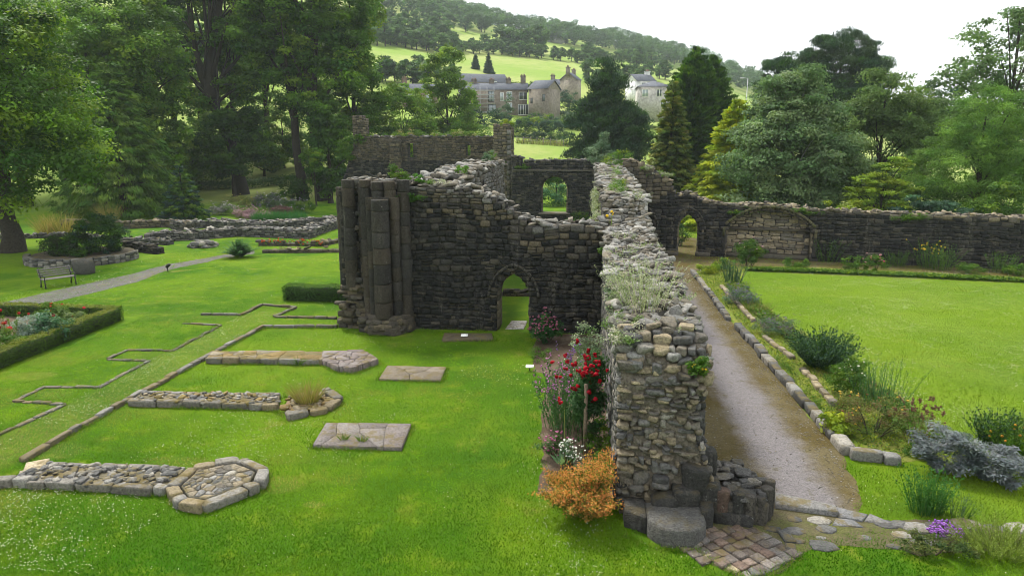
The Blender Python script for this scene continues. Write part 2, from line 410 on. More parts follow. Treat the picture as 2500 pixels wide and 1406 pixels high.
class Arch:
    def __init__(s, uc, hw, zs, za, z0=0.):
        s.uc, s.hw, s.zs, s.za, s.z0 = uc, hw, zs, za, z0
        h = za-zs; s.c = (h*h-hw*hw)/(2*hw); s.R = hw+s.c
    def inside(s, u, z):
        if z < s.z0: return np.zeros_like(u, bool)
        if z <= s.zs: return np.abs(u-s.uc) < s.hw
        if z >= s.za: return np.zeros_like(u, bool)
        return np.abs(u-s.uc) < math.sqrt(max(0, s.R**2-(z-s.zs)**2))-s.c
    def pt(s, side, o, t):            # t 0 at the springing, 1 at the apex
        r = s.R+o; am = math.acos(max(-1, min(1, s.c/r))); a = am*t
        return s.uc+side*(r*math.cos(a)-s.c), s.zs+r*math.sin(a)
class SegArch:
    def __init__(s, uc, hw, zs, za, z0=0.):
        s.uc, s.hw, s.zs, s.za, s.z0 = uc, hw, zs, za, z0; h = za-zs; s.R = (hw*hw+h*h)/(2*h); s.zc = za-s.R
    def inside(s, u, z):
        if not s.z0 <= z < s.za: return np.zeros_like(u, bool)
        return np.abs(u-s.uc) < (s.hw if z <= s.zs else math.sqrt(max(0, s.R**2-(z-s.zc)**2)))
    def pt(s, side, o, t):
        a = math.asin(s.hw/s.R)*(1-t); r = s.R+o; return s.uc+side*r*math.sin(a), s.zc+r*math.cos(a)
class Slot:
    def __init__(s, u0, u1, z0, z1): s.u0, s.u1, s.z0, s.z1 = u0, u1, z0, z1
    def inside(s, u, z): return (u > s.u0) & (u < s.u1) & (s.z0 < z < s.z1)

def to_world(P, org, ang):
    c, s_ = math.cos(ang), math.sin(ang); Q = np.array(P, float)
    x = org[0]+Q[..., 0]*c-Q[..., 1]*s_; y = org[1]+Q[..., 0]*s_+Q[..., 1]*c
    return np.stack([x, y, Q[..., 2]], -1)

def masonry(core, face, org, ang, L, th, prof, ops, ch, sl, tint, faces=(1, 1), ends=(1, 1), lo=None, hi=None, prot=.035, e=9, n=3, z0=0., jit=.1, cuts=2, warp=.07, inset=.05, coretint=(.05, .047, .042), nz=.006):
    zs = [z0-.05]; top = float(np.max(prof(np.arange(0, L, .1))))
    while zs[-1] < top: zs.append(zs[-1]+R.uniform(*ch))
    uu = np.arange(0, L+.001, .04)
    C, Sz, UZ = [], [], []
    for za, zb in zip(zs[:-1], zs[1:]):
        zc = (za+zb)/2; ok = prof(uu) > zc
        for o in ops: ok &= ~o.inside(uu, zc)
        if lo: ok &= uu > lo(zc)
        if hi: ok &= uu < hi(zc)
        ok = np.concatenate([[False], ok, [False]]); d = np.diff(ok.astype(int))
        for a, c in zip(np.where(d == 1)[0], np.where(d == -1)[0]):
            ua, ub = uu[a], uu[c-1]
            if ub-ua < .08: continue
            K = np.array([[(x, y, z) for z in (za, zb) for y in (inset, th-inset) for x in (ua+.02, ub-.02)]], float)[0]
            core.add(to_world(K, org, ang), np.array([(0, 2, 3, 1), (4, 5, 7, 6), (0, 1, 5, 4), (2, 6, 7, 3), (0, 4, 6, 2), (1, 3, 7, 5)]), coretint)
            for f in (0, 1):
                if not faces[f]: continue
                u = ua
                while u < ub-.02:
                    l = min(R.uniform(*sl)*(zb-za)/.2*.5+R.uniform(*sl)*.5, ub-u)
                    if ub-u-l < .1: l = ub-u
                    d_ = R.uniform(.2, .3); p = R.uniform(-.2, 1)*prot
                    v = (-p+d_/2) if f == 0 else th+p-d_/2
                    hh = (zb-za)*R.uniform(.86, 1.08)
                    if R.random() < .28 and l > .18 and hh > .13:       # two thin stones instead of one
                        C += [(u+l/2, v, za+hh*.25), (u+l/2, v+.01, za+hh*.75)]; Sz += [(l*.97, d_, hh*.5)]*2
                    else: C.append((u+l/2, v, zc)); Sz.append((l*.985, d_, hh))
                    u += l
            for f, on, ue in ((0, ends[0], ua), (1, ends[1], ub)):
                if not on or (on == 1 and min(abs(ue), abs(ue-L)) > .6 and not (lo or hi)): continue
                v = 0.
                while v < th-.04:
                    l = min(R.uniform(.2, .5), th-v)
                    C.append((ue+(.07 if f == 0 else -.07)-(R.uniform(-.02, .05) if f == 0 else -R.uniform(-.02, .05)), v+l/2, zc)); Sz.append((.25, l*.97, zb-za)); v += l
    C = np.array(C); Sz = np.array(Sz)
    C[:, 2] += R.normal(0, .008, len(C)); K = corners(C, Sz, jit); T = tint(C[:, 0], C[:, 2], len(C))
    K[..., 2] += warp*(np.sin(K[..., 0]*1.1+K[..., 2]*1.7+org[0])*.6+np.sin(K[..., 0]*2.9-K[..., 2]*1.3)*.4)*np.clip(K[..., 2]/.6, 0, 1)
    blocks(face, to_world(K, org, ang), T, e, n, nz, cuts, .16)
def rubble_top(b, org, ang, L, th, prof, dens, size, tint, lo=0., v0=0., v1=None, e=5, n=2, lift=.0, ops=None, tilt=.22):
    M = int(dens*L*th); u = R.uniform(lo, L, M); v = R.uniform(v0, th if v1 is None else v1, M)
    s = R.uniform(*size, M); S3 = np.stack([s*R.uniform(.8, 1.6, M), s*R.uniform(.6, 1., M), s*R.uniform(.22, .5, M)], -1)
    z = prof(u)+lift+R.uniform(-.06, .06, M)
    rot = np.einsum('mij,mjk->mik', rotz(R.uniform(0, 6.3, M)), np.einsum('mij,mjk->mik', rotx(R.normal(0, tilt, M)), roty(R.normal(0, tilt, M))))
    K = corners(np.zeros((M, 3)), S3, .24, rot)+np.stack([u, v, z], -1)[:, None, :]
    blocks(b, to_world(K, org, ang), tint(M), 7, max(n, 3), .006, 5, .36)
def ring(b, org, ang, A, a0, a1, v0, v1, pal, k=7, zbase=0., jamb=True, e=14, hb=.42):
    K = []
    for side in (-1, 1):
        ts = np.linspace(0, 1, k+1)
        for t0, t1 in zip(ts[:-1], ts[1:]):
            g = .004/ max(.2, A.R); t0 += g; t1 -= g*.2
            c = []
            for v in (v0, v1): pass
            p = [A.pt(side, a0, t0), A.pt(side, a1, t0), A.pt(side, a0, t1), A.pt(side, a1, t1)]
            o = R.uniform(-.006, .006)
            K.append([(p[i][0], v+o, p[i][1]) for (i, v) in ((0, v0), (1, v0), (0, v1), (1, v1), (2, v0), (3, v0), (2, v1), (3, v1))])
        if jamb:
            z = zbase
            while z < A.zs-.05:
                h = min(R.uniform(hb*.7, hb*1.2), A.zs-z)
                if A.zs-z-h < .15: h = A.zs-z
                o = R.uniform(-.006, .006); x0, x1 = A.uc+side*(A.hw+a0), A.uc+side*(A.hw+a1)
                K.append([(x, v+o, zz) for zz in (z, z+h-.006) for v in (v0, v1) for x in (x0, x1)]); z += h
    K = np.array(K)
    blocks(b, to_world(K, org, ang), pick(pal, len(K)), e, 3, .002)

pf = lambda xs, zs, j=.05: (lambda u, X=np.array(xs), Z=np.array(zs): np.interp(u, X, Z)+j*np.sin(np.asarray(u)*5.1+Z[0])+j*np.sin(np.asarray(u)*11.3+1)*.7)

# --- the cross wall with its clustered pier and pointed doorway (front plane Y = 25.1)
CW = thing('ruined_wall', 'tall soot-black cross wall with a pointed doorway and a clustered pier at its left end', 'wall', (-4, 25.1, 0))
org = (-9.45, 25.1); L = 10.2; th = 1.25
cprof = pf([0, .5, 1, 2.6, 4.0, 5.2, 6.2, 6.9, 7.4, 8.2, 10.2], [5.3, 5.6, 5.65, 5.55, 5.42, 5.35, 5.0, 4.5, 4.15, 4.02, 4.1], .04)
door = Arch(6.84, .565, 1.35, 2.2)
def ctint(u, z, M):
    d = cprof(u)-z+R.normal(0, .12, M)
    T = pick(SOOT, M, [.38, .31, .17, .09, .05])
    br = (d < .9) & (u > 3.4) & (R.random(M) < .6); T[br] = pick(BUFF, int(br.sum()))*.5
    t2 = d < .22; T[t2] = pick(PALE, int(t2.sum()))*.55
    lowr = (u < 1.3) & (z < 1.7); T[lowr] = pick(BUFF, int(lowr.sum()))*.6
    return T
core, face = Geo(), Geo()
lo_ = lambda z: .35+.1*math.sin(z*7)-(.35 if z < .35 else .12 if z < .7 else 0)-(.15 if 1.5 < z < 1.9 else 0)
masonry(core, face, org, 0, L, th, cprof, [Arch(6.84, .62, 1.35, 2.27)], (.09, .27), (.16, .55), ctint, lo=lo_, ends=(2, 0))
core.build('wall_core', M_mort, CW); face.build('stonework', M_dark, CW)
b = Geo(); rubble_top(b, org, 0, L, 1.15, cprof, 13, (.16, .42), lambda M: pick(PALE, M), .6, .05, lift=.02, n=3, e=4)
rubble_top(b, org, 0, L, 1.1, lambda u: cprof(u)+.1, 6, (.12, .34), lambda M: pick(PALE, M), .9, .25, lift=.03, n=3, e=4)
b.build('coping_rubble', M_pale, CW)
b = Geo(); DK = np.array([(.05, .047, .04), (.065, .06, .05), (.04, .038, .034)])
ring(b, org, 0, door, 0, .17, .14, 1.2, BUFF*.85, 6); ring(b, org, 0, door, .172, .33, .03, .9, BUFF*.62, 7)
ring(b, org, 0, door, .335, .43, -.075, .3, DK*1.1, 8, jamb=False)
b.build('door_arch', M_dark, CW)
def drums(b, x, y, z0, z1, r, tints, sides=18, hmin=.5, hmax=.8):
    z = z0
    while z < z1-.01:
        h = min(R.uniform(hmin, hmax), z1-z)
        if z1-z-h < .2: h = z1-z
        dx, dy = R.normal(0, .006, 2); t = pick(tints, 1)[0]
        m = max(4, int(h/.09)); zz = np.concatenate([[z, z+.015], np.linspace(z+.05, z+h-.05, m), [z+h-.012, z+h]])
        g = Geo(); tube(g, [(x+dx, y+dy, q) for q in zz], np.concatenate([[r*.9, r*.975], np.full(m, r), [r*.975, r*.86]])*(1+R.normal(0, .012)), t, sides)
        v = g.V[0]; c_ = np.array([x+dx, y+dy, 0]); o = v-c_; o[:, 2] = 0; th_ = np.arctan2(o[:, 1], o[:, 0])
        g.V[0] = v+o*(.05*np.sin(th_*3+z*4)*np.sin(v[:, 2]*5+x*9)+R.normal(0, .022, len(v)))[:, None]; b.add(g.V[0], g.F, g.T[0])
        z += h
PT = np.array([(.050, .043, .033), (.042, .038, .032), (.058, .048, .036), (.036, .034, .030)])
P = Geo()
for x, y, r, zt in ((-7.42, 24.28, .36, 5.05), (-7.86, 24.62, .2, 5.1), (-6.98, 24.62, .21, 5.1), (-8.14, 24.88, .24, 5.72), (-6.7, 24.9, .25, 5.72), (-7.42, 24.85, .5, 5.1), (-7.15, 24.75, .24, 5.68), (-7.62, 24.72, .26, 5.66), (-8.35, 25.1, .17, 5.6)):
    drums(P, x, y, .62, zt, r*.9, PT)
for x, y, r, zt in ((-8.83, 25.0, .27, 5.72), (-9.16, 25.35, .19, 5.42), (-9.36, 25.6, .19, 5.4), (-9.42, 25.95, .2, 5.35)): drums(P, x, y, 1.55, zt, r*.9, PT)
M = 150; z_ = R.uniform(.6, 5.3, M); K = corners(np.stack([R.uniform(-9.0, -6.5, M), R.uniform(24.95, 25.2, M), z_], -1), np.stack([R.uniform(.2, .4, M), R.uniform(.2, .3, M), R.uniform(.1, .24, M)], -1), .15); blocks(P, K, pick(SOOT*1.4, M), 8, 3, .006, 3, .2)
P.build('clustered_pier', M_dark, CW)
b = Geo()     # moulded base of the pier
for z0, z1, g in ((-.05, .3, .16), (.3, .52, .1), (.52, .68, .03)):
    pts = np.array([(-8.32-g*.5, 25.15), (-8.3-g*.5, 24.75-g*.4), (-7.85-g*.5, 24.12-g), (-7.0+g*.5, 24.12-g), (-6.55+g*.6, 24.7-g*.4), (-6.5+g*.6, 25.15)])
    prism(b, pts, z0, z1, (.07, .06, .045), .06)
M = 46; u = R.uniform(0, 1, M); K = corners(np.stack([-8.45+1.9*u, 24.6-.56*np.sin(u*3.14)+R.normal(0, .05, M), R.uniform(.05, .5, M)], -1), np.stack([R.uniform(.25, .45, M), R.uniform(.2, .35, M), R.uniform(.12, .22, M)], -1), .15)
blocks(b, K, pick(BUFF*.55, M), 6, 3, .006); b.build('pier_base', M_dark, CW)
b = Geo()     # broken lower masonry at the left end
M = 90; z = R.uniform(0, 1.7, M); K = corners(np.stack([-9.25-.35*np.maximum(0, .5-z)-.12*np.abs(np.sin(z*5))+R.uniform(0, .9, M), 25.2+R.uniform(-.32, .2, M), z], -1), np.stack([R.uniform(.2, .5, M), R.uniform(.2, .4, M), R.uniform(.1, .24, M)], -1), .2)
blocks(b, K, pick(BUFF*.5, M), 8, 4, .005, 4, .25); b.build('broken_masonry', M_dark, CW)

# --- the long wall running away from us, rubble end nearest
LW = thing('ruined_wall', 'long thick wall with pale rubble top and a broken rubble end near the viewer', 'wall', (1.6, 14, 0))
org = (2.45, 12.9); L = 44.; th = 1.75
lprof = pf([0, .35, .8, 2, 5, 8, 11, 13.4, 13.7, 14.4, 15, 22, 32, 41, 44], [2.85, 3.05, 3.28, 3.35, 3.62, 3.72, 3.8, 3.88, 4.2, 4.75, 4.85, 5.2, 5.5, 5.7, 5.75], .04)
lpf = lambda u: lprof(u)
def ltint(u, z, M):
    T = pick(GREY, M); d = lprof(u)-z
    k = d < .4; T[k] = pick(PALE, int(k.sum())); return T
core, face = Geo(), Geo()
masonry(core, face, org, math.pi/2, L, th, lprof, [], (.15, .3), (.25, .6), ltint, prot=.03, lo=lambda z: max(0, (z-2.55)*.85))
core.build('wall_core', M_mort, LW); face.build('stonework', M_wall, LW)
b = Geo()
PA = lambda M: pick(PALE, M)
rubble_top(b, org, math.pi/2, 15., th, lprof, 34, (.1, .4), PA, .1, lift=.03, n=3, e=3.6)
rubble_top(b, org, math.pi/2, 15., th-.1, lambda u: lprof(u)+.05, 14, (.08, .26), PA, .1, .1, lift=.05, n=3, e=3.6, tilt=.35)
rubble_top(b, org, math.pi/2, 44., th, lprof, 20, (.14, .4), PA, 14.2, lift=.04, n=2, e=4)
b.build('coping_rubble', M_pale, LW)
# rubble end: courses of field stones
core, face = Geo(), Geo()
xr = lambda z: np.interp(z, [0, .5, 1.0, 1.5, 1.9, 2.3, 2.7, 3.1, 3.5], [2.6, 2.55, 2.42, 2.24, 2.2, 2.3, 2.42, 2.46, 2.25])
xl = lambda z: np.interp(z, [0, 3, 3.5], [.74, .72, .86])
yf = lambda z: np.interp(z, [0, .5, 1, 2, 2.5, 2.85, 3.15, 3.5], [12.12, 12.25, 12.4, 12.55, 12.62, 12.78, 13.05, 13.6])
ss = np.concatenate([np.linspace(0, .2, 8)[:-1], np.linspace(.2, .8, 50), np.linspace(.8, 1, 9)[1:]]); zz = np.linspace(-.05, 3.36, 90)
s2, z2 = np.meshgrid(ss, zz); f2 = np.clip((s2-.2)/.6, 0, 1); back = np.maximum(np.clip((.2-s2)/.2, 0, 1), np.clip((s2-.8)/.2, 0, 1))*1.3
cv_ = np.stack([xl(z2)+.05+(xr(z2)-.1-xl(z2))*f2+R.normal(0, .012, s2.shape), yf(z2)+.075+back+R.normal(0, .018, s2.shape)+.03*np.sin(f2*9+z2*7), z2], -1)
ii, jj = np.meshgrid(np.arange(len(zz)-1), np.arange(len(ss)-1), indexing='ij'); kq = len(ss)
core.add(cv_.reshape(-1, 3), np.stack([ii*kq+jj, ii*kq+jj+1, (ii+1)*kq+jj+1, (ii+1)*kq+jj], -1).reshape(-1, 4), (.15, .13, .10))
C, Sz, T = [], [], []
z = .02
while z < 3.42:
    h = R.uniform(.06, .15) if .9 < z < 2.45 else R.uniform(.12, .22)
    x = xl(z)+R.uniform(-.06, .02)
    while x < xr(z)-.03:
        l = min(R.uniform(.09, .34)*(1.2 if z > 2.5 or z < .9 else 1), xr(z)-x+.07)
        d = R.uniform(.22, .3); C.append((x+l/2, yf(z)+.03*math.sin(x*3.1+z*2)+d/2-R.uniform(-.05, .08)+(.05 if R.random() < .15 else 0), z+h/2+R.normal(0, .03))); Sz.append((l*R.uniform(.9, 1.05), d, h*R.uniform(.75, 1.15)))
        T.append((BUFF*1.2)[R.integers(5)] if R.random() < .55 else (GREY*1.3)[R.integers(4)]); x += l
    for f in (0, 1):                   # return along both flanks
        y = yf(z)+.2
        while y < 13.6:
            l = R.uniform(.15, .4); xx = xl(z)+.06 if f == 0 else xr(z)-.12+R.uniform(-.02, .1)
            C.append((xx, y+l/2, z+h/2)); Sz.append((.22 if f == 0 else .32, l, h)); T.append(GREY[R.integers(5)]*1.2); y += l
    z += h*.96
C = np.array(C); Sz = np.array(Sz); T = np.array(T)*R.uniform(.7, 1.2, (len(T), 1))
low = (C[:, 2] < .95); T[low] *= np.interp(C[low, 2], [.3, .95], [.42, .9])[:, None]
M = len(C); rot = np.einsum('mij,mjk->mik', rotz(R.normal(0, .15, M)), np.einsum('mij,mjk->mik', rotx(R.normal(0, .12, M)), roty(R.normal(0, .10, M))))
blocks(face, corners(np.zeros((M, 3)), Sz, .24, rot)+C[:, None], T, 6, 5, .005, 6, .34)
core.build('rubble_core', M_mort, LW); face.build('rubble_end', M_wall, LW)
b = Geo()     # large weathered shoulder stones on the crown of the end
for x, y, z, s in ((1.1, 12.95, 3.2, .5), (1.5, 12.9, 3.28, .42), (1.9, 12.85, 3.3, .5), (2.15, 13.05, 3.25, .45), (1.3, 13.3, 3.4, .55), (1.75, 13.4, 3.42, .5), (2.2, 13.6, 3.3, .4), (.95, 13.4, 3.35, .42), (2.38, 13.0, 3.0, .34), (2.42, 12.95, 2.6, .4), (1.0, 12.75, 2.8, .42), (1.45, 12.72, 2.75, .36), (1.85, 12.7, 2.85, .46), (2.2, 12.75, 2.7, .36), (1.2, 12.7, 3.02, .36), (1.65, 12.74, 3.05, .4), (2.05, 12.8, 3.05, .36)):
    y = float(yf(z))+.12+R.uniform(0, .15)
    blocks(b, corners([(x, y, z)], [(s, s*R.uniform(.6, .9), s*R.uniform(.4, .65))], .25, rotz(np.array([R.uniform(0, 6)]))), pick(BUFF*1.2 if R.random() < .6 else GREY*1.5, 1), 7, 6, .004, 8, .34)
b.build('crown_stones', M_wall, LW)
b = Geo()     # black ashlar pier bases at the foot
DKB = (.038, .037, .034)
def octo(cx, cy, rx, ry): return [(cx-rx, cy-.35*ry), (cx-.55*rx, cy-ry), (cx+.55*rx, cy-ry), (cx+rx, cy-.35*ry), (cx+rx, cy+ry), (cx-rx, cy+ry)]
prism(b, octo(1.78, 11.62, .52, .47), -.02, .36, (.095, .092, .085), .05)
prism(b, [(.86, 11.75), (1.25, 11.55), (1.27, 12.3), (.86, 12.3)], -.02, .34, (.05, .048, .043), .04)
prism(b, [(2.26, 11.72), (2.5, 11.86), (2.55, 12.4), (2.24, 12.4)], -.02, .4, DKB, .04)
blocks(b, corners([(2.2, 12.35, .78), (2.42, 12.45, .42), (2.0, 12.2, .45), (1.62, 12.12, .3), (2.5, 12.75, .95)], [(.5, .5, .55), (.55, .6, .6), (.5, .5, .4), (.5, .4, .5), (.35, .4, .5)], .12), np.array([DKB]*5), 9, 6, .003, 5, .2)
b.build('pier_base', M_dark, LW)
b = Geo()     # second moulded base with broken shafts, reaching right
prism(b, [(2.5, 12.15), (3.5, 12.05), (3.62, 12.3), (3.55, 13.0), (2.9, 13.9), (2.5, 13.9)], -.02, .42, (.07, .063, .05), .05)
prism(b, [(2.55, 12.05), (3.25, 11.95), (3.3, 12.3), (2.55, 12.4)], -.02, .22, DKB, .04)
for x, y, r, h in ((2.72, 12.22, .14, .62), (3.0, 12.16, .12, .6), (3.2, 12.14, .11, .58), (3.4, 12.16, .1, .55), (3.56, 12.32, .12, .66), (3.66, 12.5, .1, .72), (3.6, 12.42, .1, .6)): drums(b, x, y, 0, h, r, np.array([DKB, (.05, .045, .038), (.09, .06, .045)]), 12)
M = 60; u = R.uniform(2.55, 3.5, M); K = corners(np.stack([u, R.uniform(12.3, 13.8, M)-(u-2.5)*.3, .47+R.uniform(-.05, .1, M)], -1), np.stack([R.uniform(.12, .35, M), R.uniform(.1, .3, M), R.uniform(.05, .13, M)], -1), .22)
blocks(b, K, pick(GREY*1.1, M), 7, 4, .005, 5, .3)
b.build('shaft_base', M_dark, LW)

# --- cloister wall at the back right
AN = rad(-10.5); org = (2.45, 45.2); L = 36.; th = 1.25
QW = thing('ruined_wall', 'low dark cloister wall across the back right with moulded doorway and blind arched recess', 'wall', (12, 44, 0))
qprof = pf([0, .5, 2., 3.05, 3.3, 4.6, 4.95, 6.6, 8.8, 11.8, 17, 22.5, 36], [6.0, 6.0, 5.4, 4.5, 3.95, 3.9, 3.55, 3.32, 3.4, 3.12, 3.03, 2.98, 2.9], .035)
d1 = Arch(4.2, .58, 1.7, 2.6); d2 = Arch(.85, 1.05, 1.65, 3.0); rec = SegArch(9.08, 2.45, 1.95, 3.05)
class Rec:
    def inside(s, u, z): return rec.inside(u, z)
def qtint(u, z, M):
    T = pick(SOOT, M, [.34, .3, .2, .1, .06])
    k = (z > 3.9) | (u < 2.2) & (z > 3.4); T[k] = pick(BUFF, int(k.sum()))*.6
    d = qprof(u)-z; k = d < .2; T[k] = pick(BUFF, int(k.sum()))*.9; return T
core, face = Geo(), Geo()
masonry(core, face, org, AN, L, .8, qprof, [Arch(4.2, .64, 1.7, 2.68), Arch(.85, 1.1, 1.65, 3.06), rec], (.17, .3), (.25, .6), qtint, faces=(1, 0))
def btint(u, z, M):
    T = pick(BUFF, M, None, .12)*1.7; k = z < 1.0; T[k] = pick(BUFF*1.3, int(k.sum())); T[(z > 1.75) & (z < 1.9)] *= .45
    o = ~rec.inside(u, 1.) ; T[o] = pick(GREY, int(o.sum()))*.6; return T
bc, bf = Geo(), Geo()
o2 = (org[0]-.8*math.sin(AN), org[1]+.8*math.cos(AN))
masonry(bc, bf, o2, AN, L, .5, qprof, [Arch(4.2, .64, 1.7, 2.68), Arch(.85, 1.1, 1.65, 3.06)], (.12, .28), (.25, .75), btint, prot=.015)
core.build('wall_core', M_mort, QW); face.build('stonework', M_dark, QW)
bc.build('rear_core', M_mort, QW); bf.build('rear_stonework', M_low, QW)
b = Geo(); rubble_top(b, org, AN, L, th, qprof, 12, (.16, .36), lambda M: pick(BUFF, M)*1.1, 0, lift=.0, e=4); b.build('coping_rubble', M_low, QW)
b = Geo(); AP = BUFF*.95
ring(b, org, AN, d1, 0, .14, .3, 1.0, AP, 6, .25); ring(b, org, AN, d1, .145, .27, .14, .7, AP*.9, 7, .25); ring(b, org, AN, d1, .275, .42, .0, .5, AP*.6, 8, .25)
ring(b, org, AN, d1, .425, .53, -.09, .2, DK, 8, jamb=False)
for x in (3.2, 5.2): blocks(b, to_world(corners([(x, .25, .12)], [(.95, .85, .3)], .03), org, AN), BUFF[2]*.7, 10, 3)
b.build('doorway_arch', M_low, QW)
b = Geo(); ring(b, org, AN, d2, 0, .16, .2, 1.0, BUFF*.6, 7); ring(b, org, AN, d2, .165, .34, .02, .6, DK, 8); ring(b, org, AN, d2, .345, .45, -.08, .2, DK, 8, jamb=False)
b.build('half_hidden_arch', M_dark, QW)
b = Geo(); ring(b, org, AN, rec, -.02, .13, -.02, .75, BUFF*.8, 11, 0); ring(b, org, AN, rec, .135, .30, -.2, .4, np.array([(.085, .085, .035), (.10, .09, .05), (.07, .07, .035)]), 11, 1.4)
for x in (6.45, 11.75):
    drums(b, *to_world([[x, .05, 0]], org, AN)[0][:2], .3, 1.75, .13, PT, 12); blocks(b, to_world(corners([(x, .05, 1.85)], [(.5, .45, .2)], .05), org, AN), BUFF[4]*.7, 8, 3)
for z in (1.78, .12): blocks(b, to_world(corners([(9.08, .72 if z > 1 else .5, z)], [(4.9, .4 if z > 1 else .6, .14 if z > 1 else .28)], .01), org, AN), BUFF[2]*.75, 12, 3)
b.build('recess_arch', M_dark, QW)

# --- chamber wall with the big window, beyond the cross wall
WW = thing('ruined_wall', 'dark chamber wall with one tall arched window, framed by the wall tops', 'wall', (-2.8, 62, 0))
org = (-6.6, 62); L = 9.4; th = 1.3
wprof = pf([0, .9, 1.0, 9.4], [5.95, 5.9, 5.55, 5.65], .04); win = SegArch(3.85, 1.08, 3.2, 4.15, .95)
core, face = Geo(), Geo()
masonry(core, face, org, 0, L, th, wprof, [SegArch(3.85, 1.16, 3.2, 4.24, .9)], (.14, .26), (.25, .55), lambda u, z, M: pick(SOOT, M, [.3, .3, .22, .12, .06]))
core.build('wall_core', M_mort, WW); face.build('stonework', M_dark, WW)
b = Geo(); rubble_top(b, org, 0, L, th, wprof, 8, (.2, .4), lambda M: pick(GREY*1.4, M), lift=.02); b.build('coping_rubble', M_low, WW)
b = Geo(); ring(b, org, 0, win, .0, .22, .3, 1.1, BUFF*.75, 6, .95); ring(b, org, 0, win, .225, .5, .02, .6, DK*1.3, 7, .95)
blocks(b, to_world(corners([(3.85, .5, .85)], [(3., 1.2, .2)], .03), org, 0), BUFF[2], 10, 3)
blocks(b, to_world(corners([(4.7, 0, 4.72)], [(9.2, .2, .12)], .01), org, 0), BUFF[4], 10, 3)
b.build('window_surround', M_low, WW)

# --- tall back wall with small slits and its end pier
BW = thing('ruined_wall', 'high brown-grey back wall with narrow slit window and a tall broken pier at its right end', 'wall', (-15, 66, 0))
org = (-24.2, 66); L = 17.2; th = 1.2
bprof = pf([0, .4, .8, 1.4, 2.0, 3.0, 16.0, 16.01, 17.2], [2., 3.4, 4.8, 6.3, 7.4, 7.75, 7.7, 8.6, 8.55], .05)
core, face = Geo(), Geo()
sl1, sl2 = Slot(12.75, 13.15, 5.95, 7.0), Slot(7.0, 7.55, 5.7, 7.1)
masonry(core, face, org, 0, L, th, bprof, [sl1, sl2], (.12, .22), (.25, .55), lambda u, z, M: np.where((z > 5.4)[:, None], pick(BUFF*.50, M), pick(SOOT, M, [.3, .3, .2, .14, .06])*1.25))
core.build('wall_core', M_mort, BW); face.build('stonework', M_dark, BW)
b = Geo(); rubble_top(b, org, 0, 16., th, bprof, 8, (.2, .4), lambda M: pick(GREY*1.5, M), 1.5, lift=.02); b.build('coping_rubble', M_low, BW)
core, face = Geo(), Geo(); pp = pf([0, 1.35], [8.6, 8.75], .08)
masonry(core, face, (-8.35, 62.9), 0, 1.35, 3.1, pp, [], (.14, .3), (.22, .5), lambda u, z, M: pick(BUFF*.75, M), ends=(2, 2), prot=.07, e=5)
for z in np.arange(.2, 8.2, .45): blocks(face, corners([(-6.98, 62.95, z+.2)], [(.34, .5, .43)], .03), pick(PALE*.6, 1), 10, 2)
core.build('pier_core', M_mort, BW); face.build('end_pier', M_low, BW)
core, face = Geo(), Geo()
masonry(core, face, (-22.6, 66.2), 0, 1.15, 1.4, pf([0, 1.15], [9.75, 9.45], .12), [], (.14, .26), (.22, .5), lambda u, z, M: pick(BUFF*.6, M), ends=(2, 2), prot=.06, e=5, z0=0)
core.build('stub_core', M_mort, BW); face.build('stub_pier', M_low, BW)
core, face = Geo(), Geo()
masonry(core, face, (-18.7, 65.3), 0, .9, .75, pf([0, .9], [7.4, 7.4], .05), [], (.14, .26), (.22, .5), lambda u, z, M: pick(BUFF*.6, M), ends=(2, 2), prot=.05)
core.build('buttress_core', M_mort, BW); face.build('buttress', M_dark, BW)

# --- pale parlour wall behind the cross wall, running away from it
MW = thing('ruined_wall', 'pale grey wall with lichened rubble top running back behind the cross wall', 'wall', (-5.5, 34, 0))
org = (-5., 26.35); L = 16.2; th = 1.7
mprof = pf([0, 3, 8, 16.2], [5.4, 5.75, 5.85, 5.9], .05); core, face = Geo(), Geo()
masonry(core, face, org, math.pi/2, L, th, mprof, [], (.14, .26), (.2, .5), lambda u, z, M: pick(PALE*.62, M))
core.build('wall_core', M_mort, MW); face.build('stonework', M_pale, MW)
b = Geo(); rubble_top(b, org, math.pi/2, L, th, mprof, 15, (.2, .5), PA, lift=.03, n=3, e=4); b.build('coping_rubble', M_pale, MW)
for k, (y, z0, z1) in enumerate(((29.3, 4.2, 5.2), (33.3, 4.3, 5.3))):
    t = thing('rain_chain', ('nearer' if k == 0 else 'farther')+' of two thin black drain chains on the pale wall face', 'chain', (-4.9, y, z0))
    b = Geo(); tube(b, [(-4.92, y, z0+.2), (-4.92, y, z1)], .03, (.01, .01, .01)); b.build('rod', M_iron, t)
    b = Geo(); tube(b, [(-4.88, y, z0-.15), (-4.88, y, z0+.05), (-4.88, y, z0+.2)], [.05, .12, .13], (.01, .01, .012)); b.build('cup', M_iron, t)

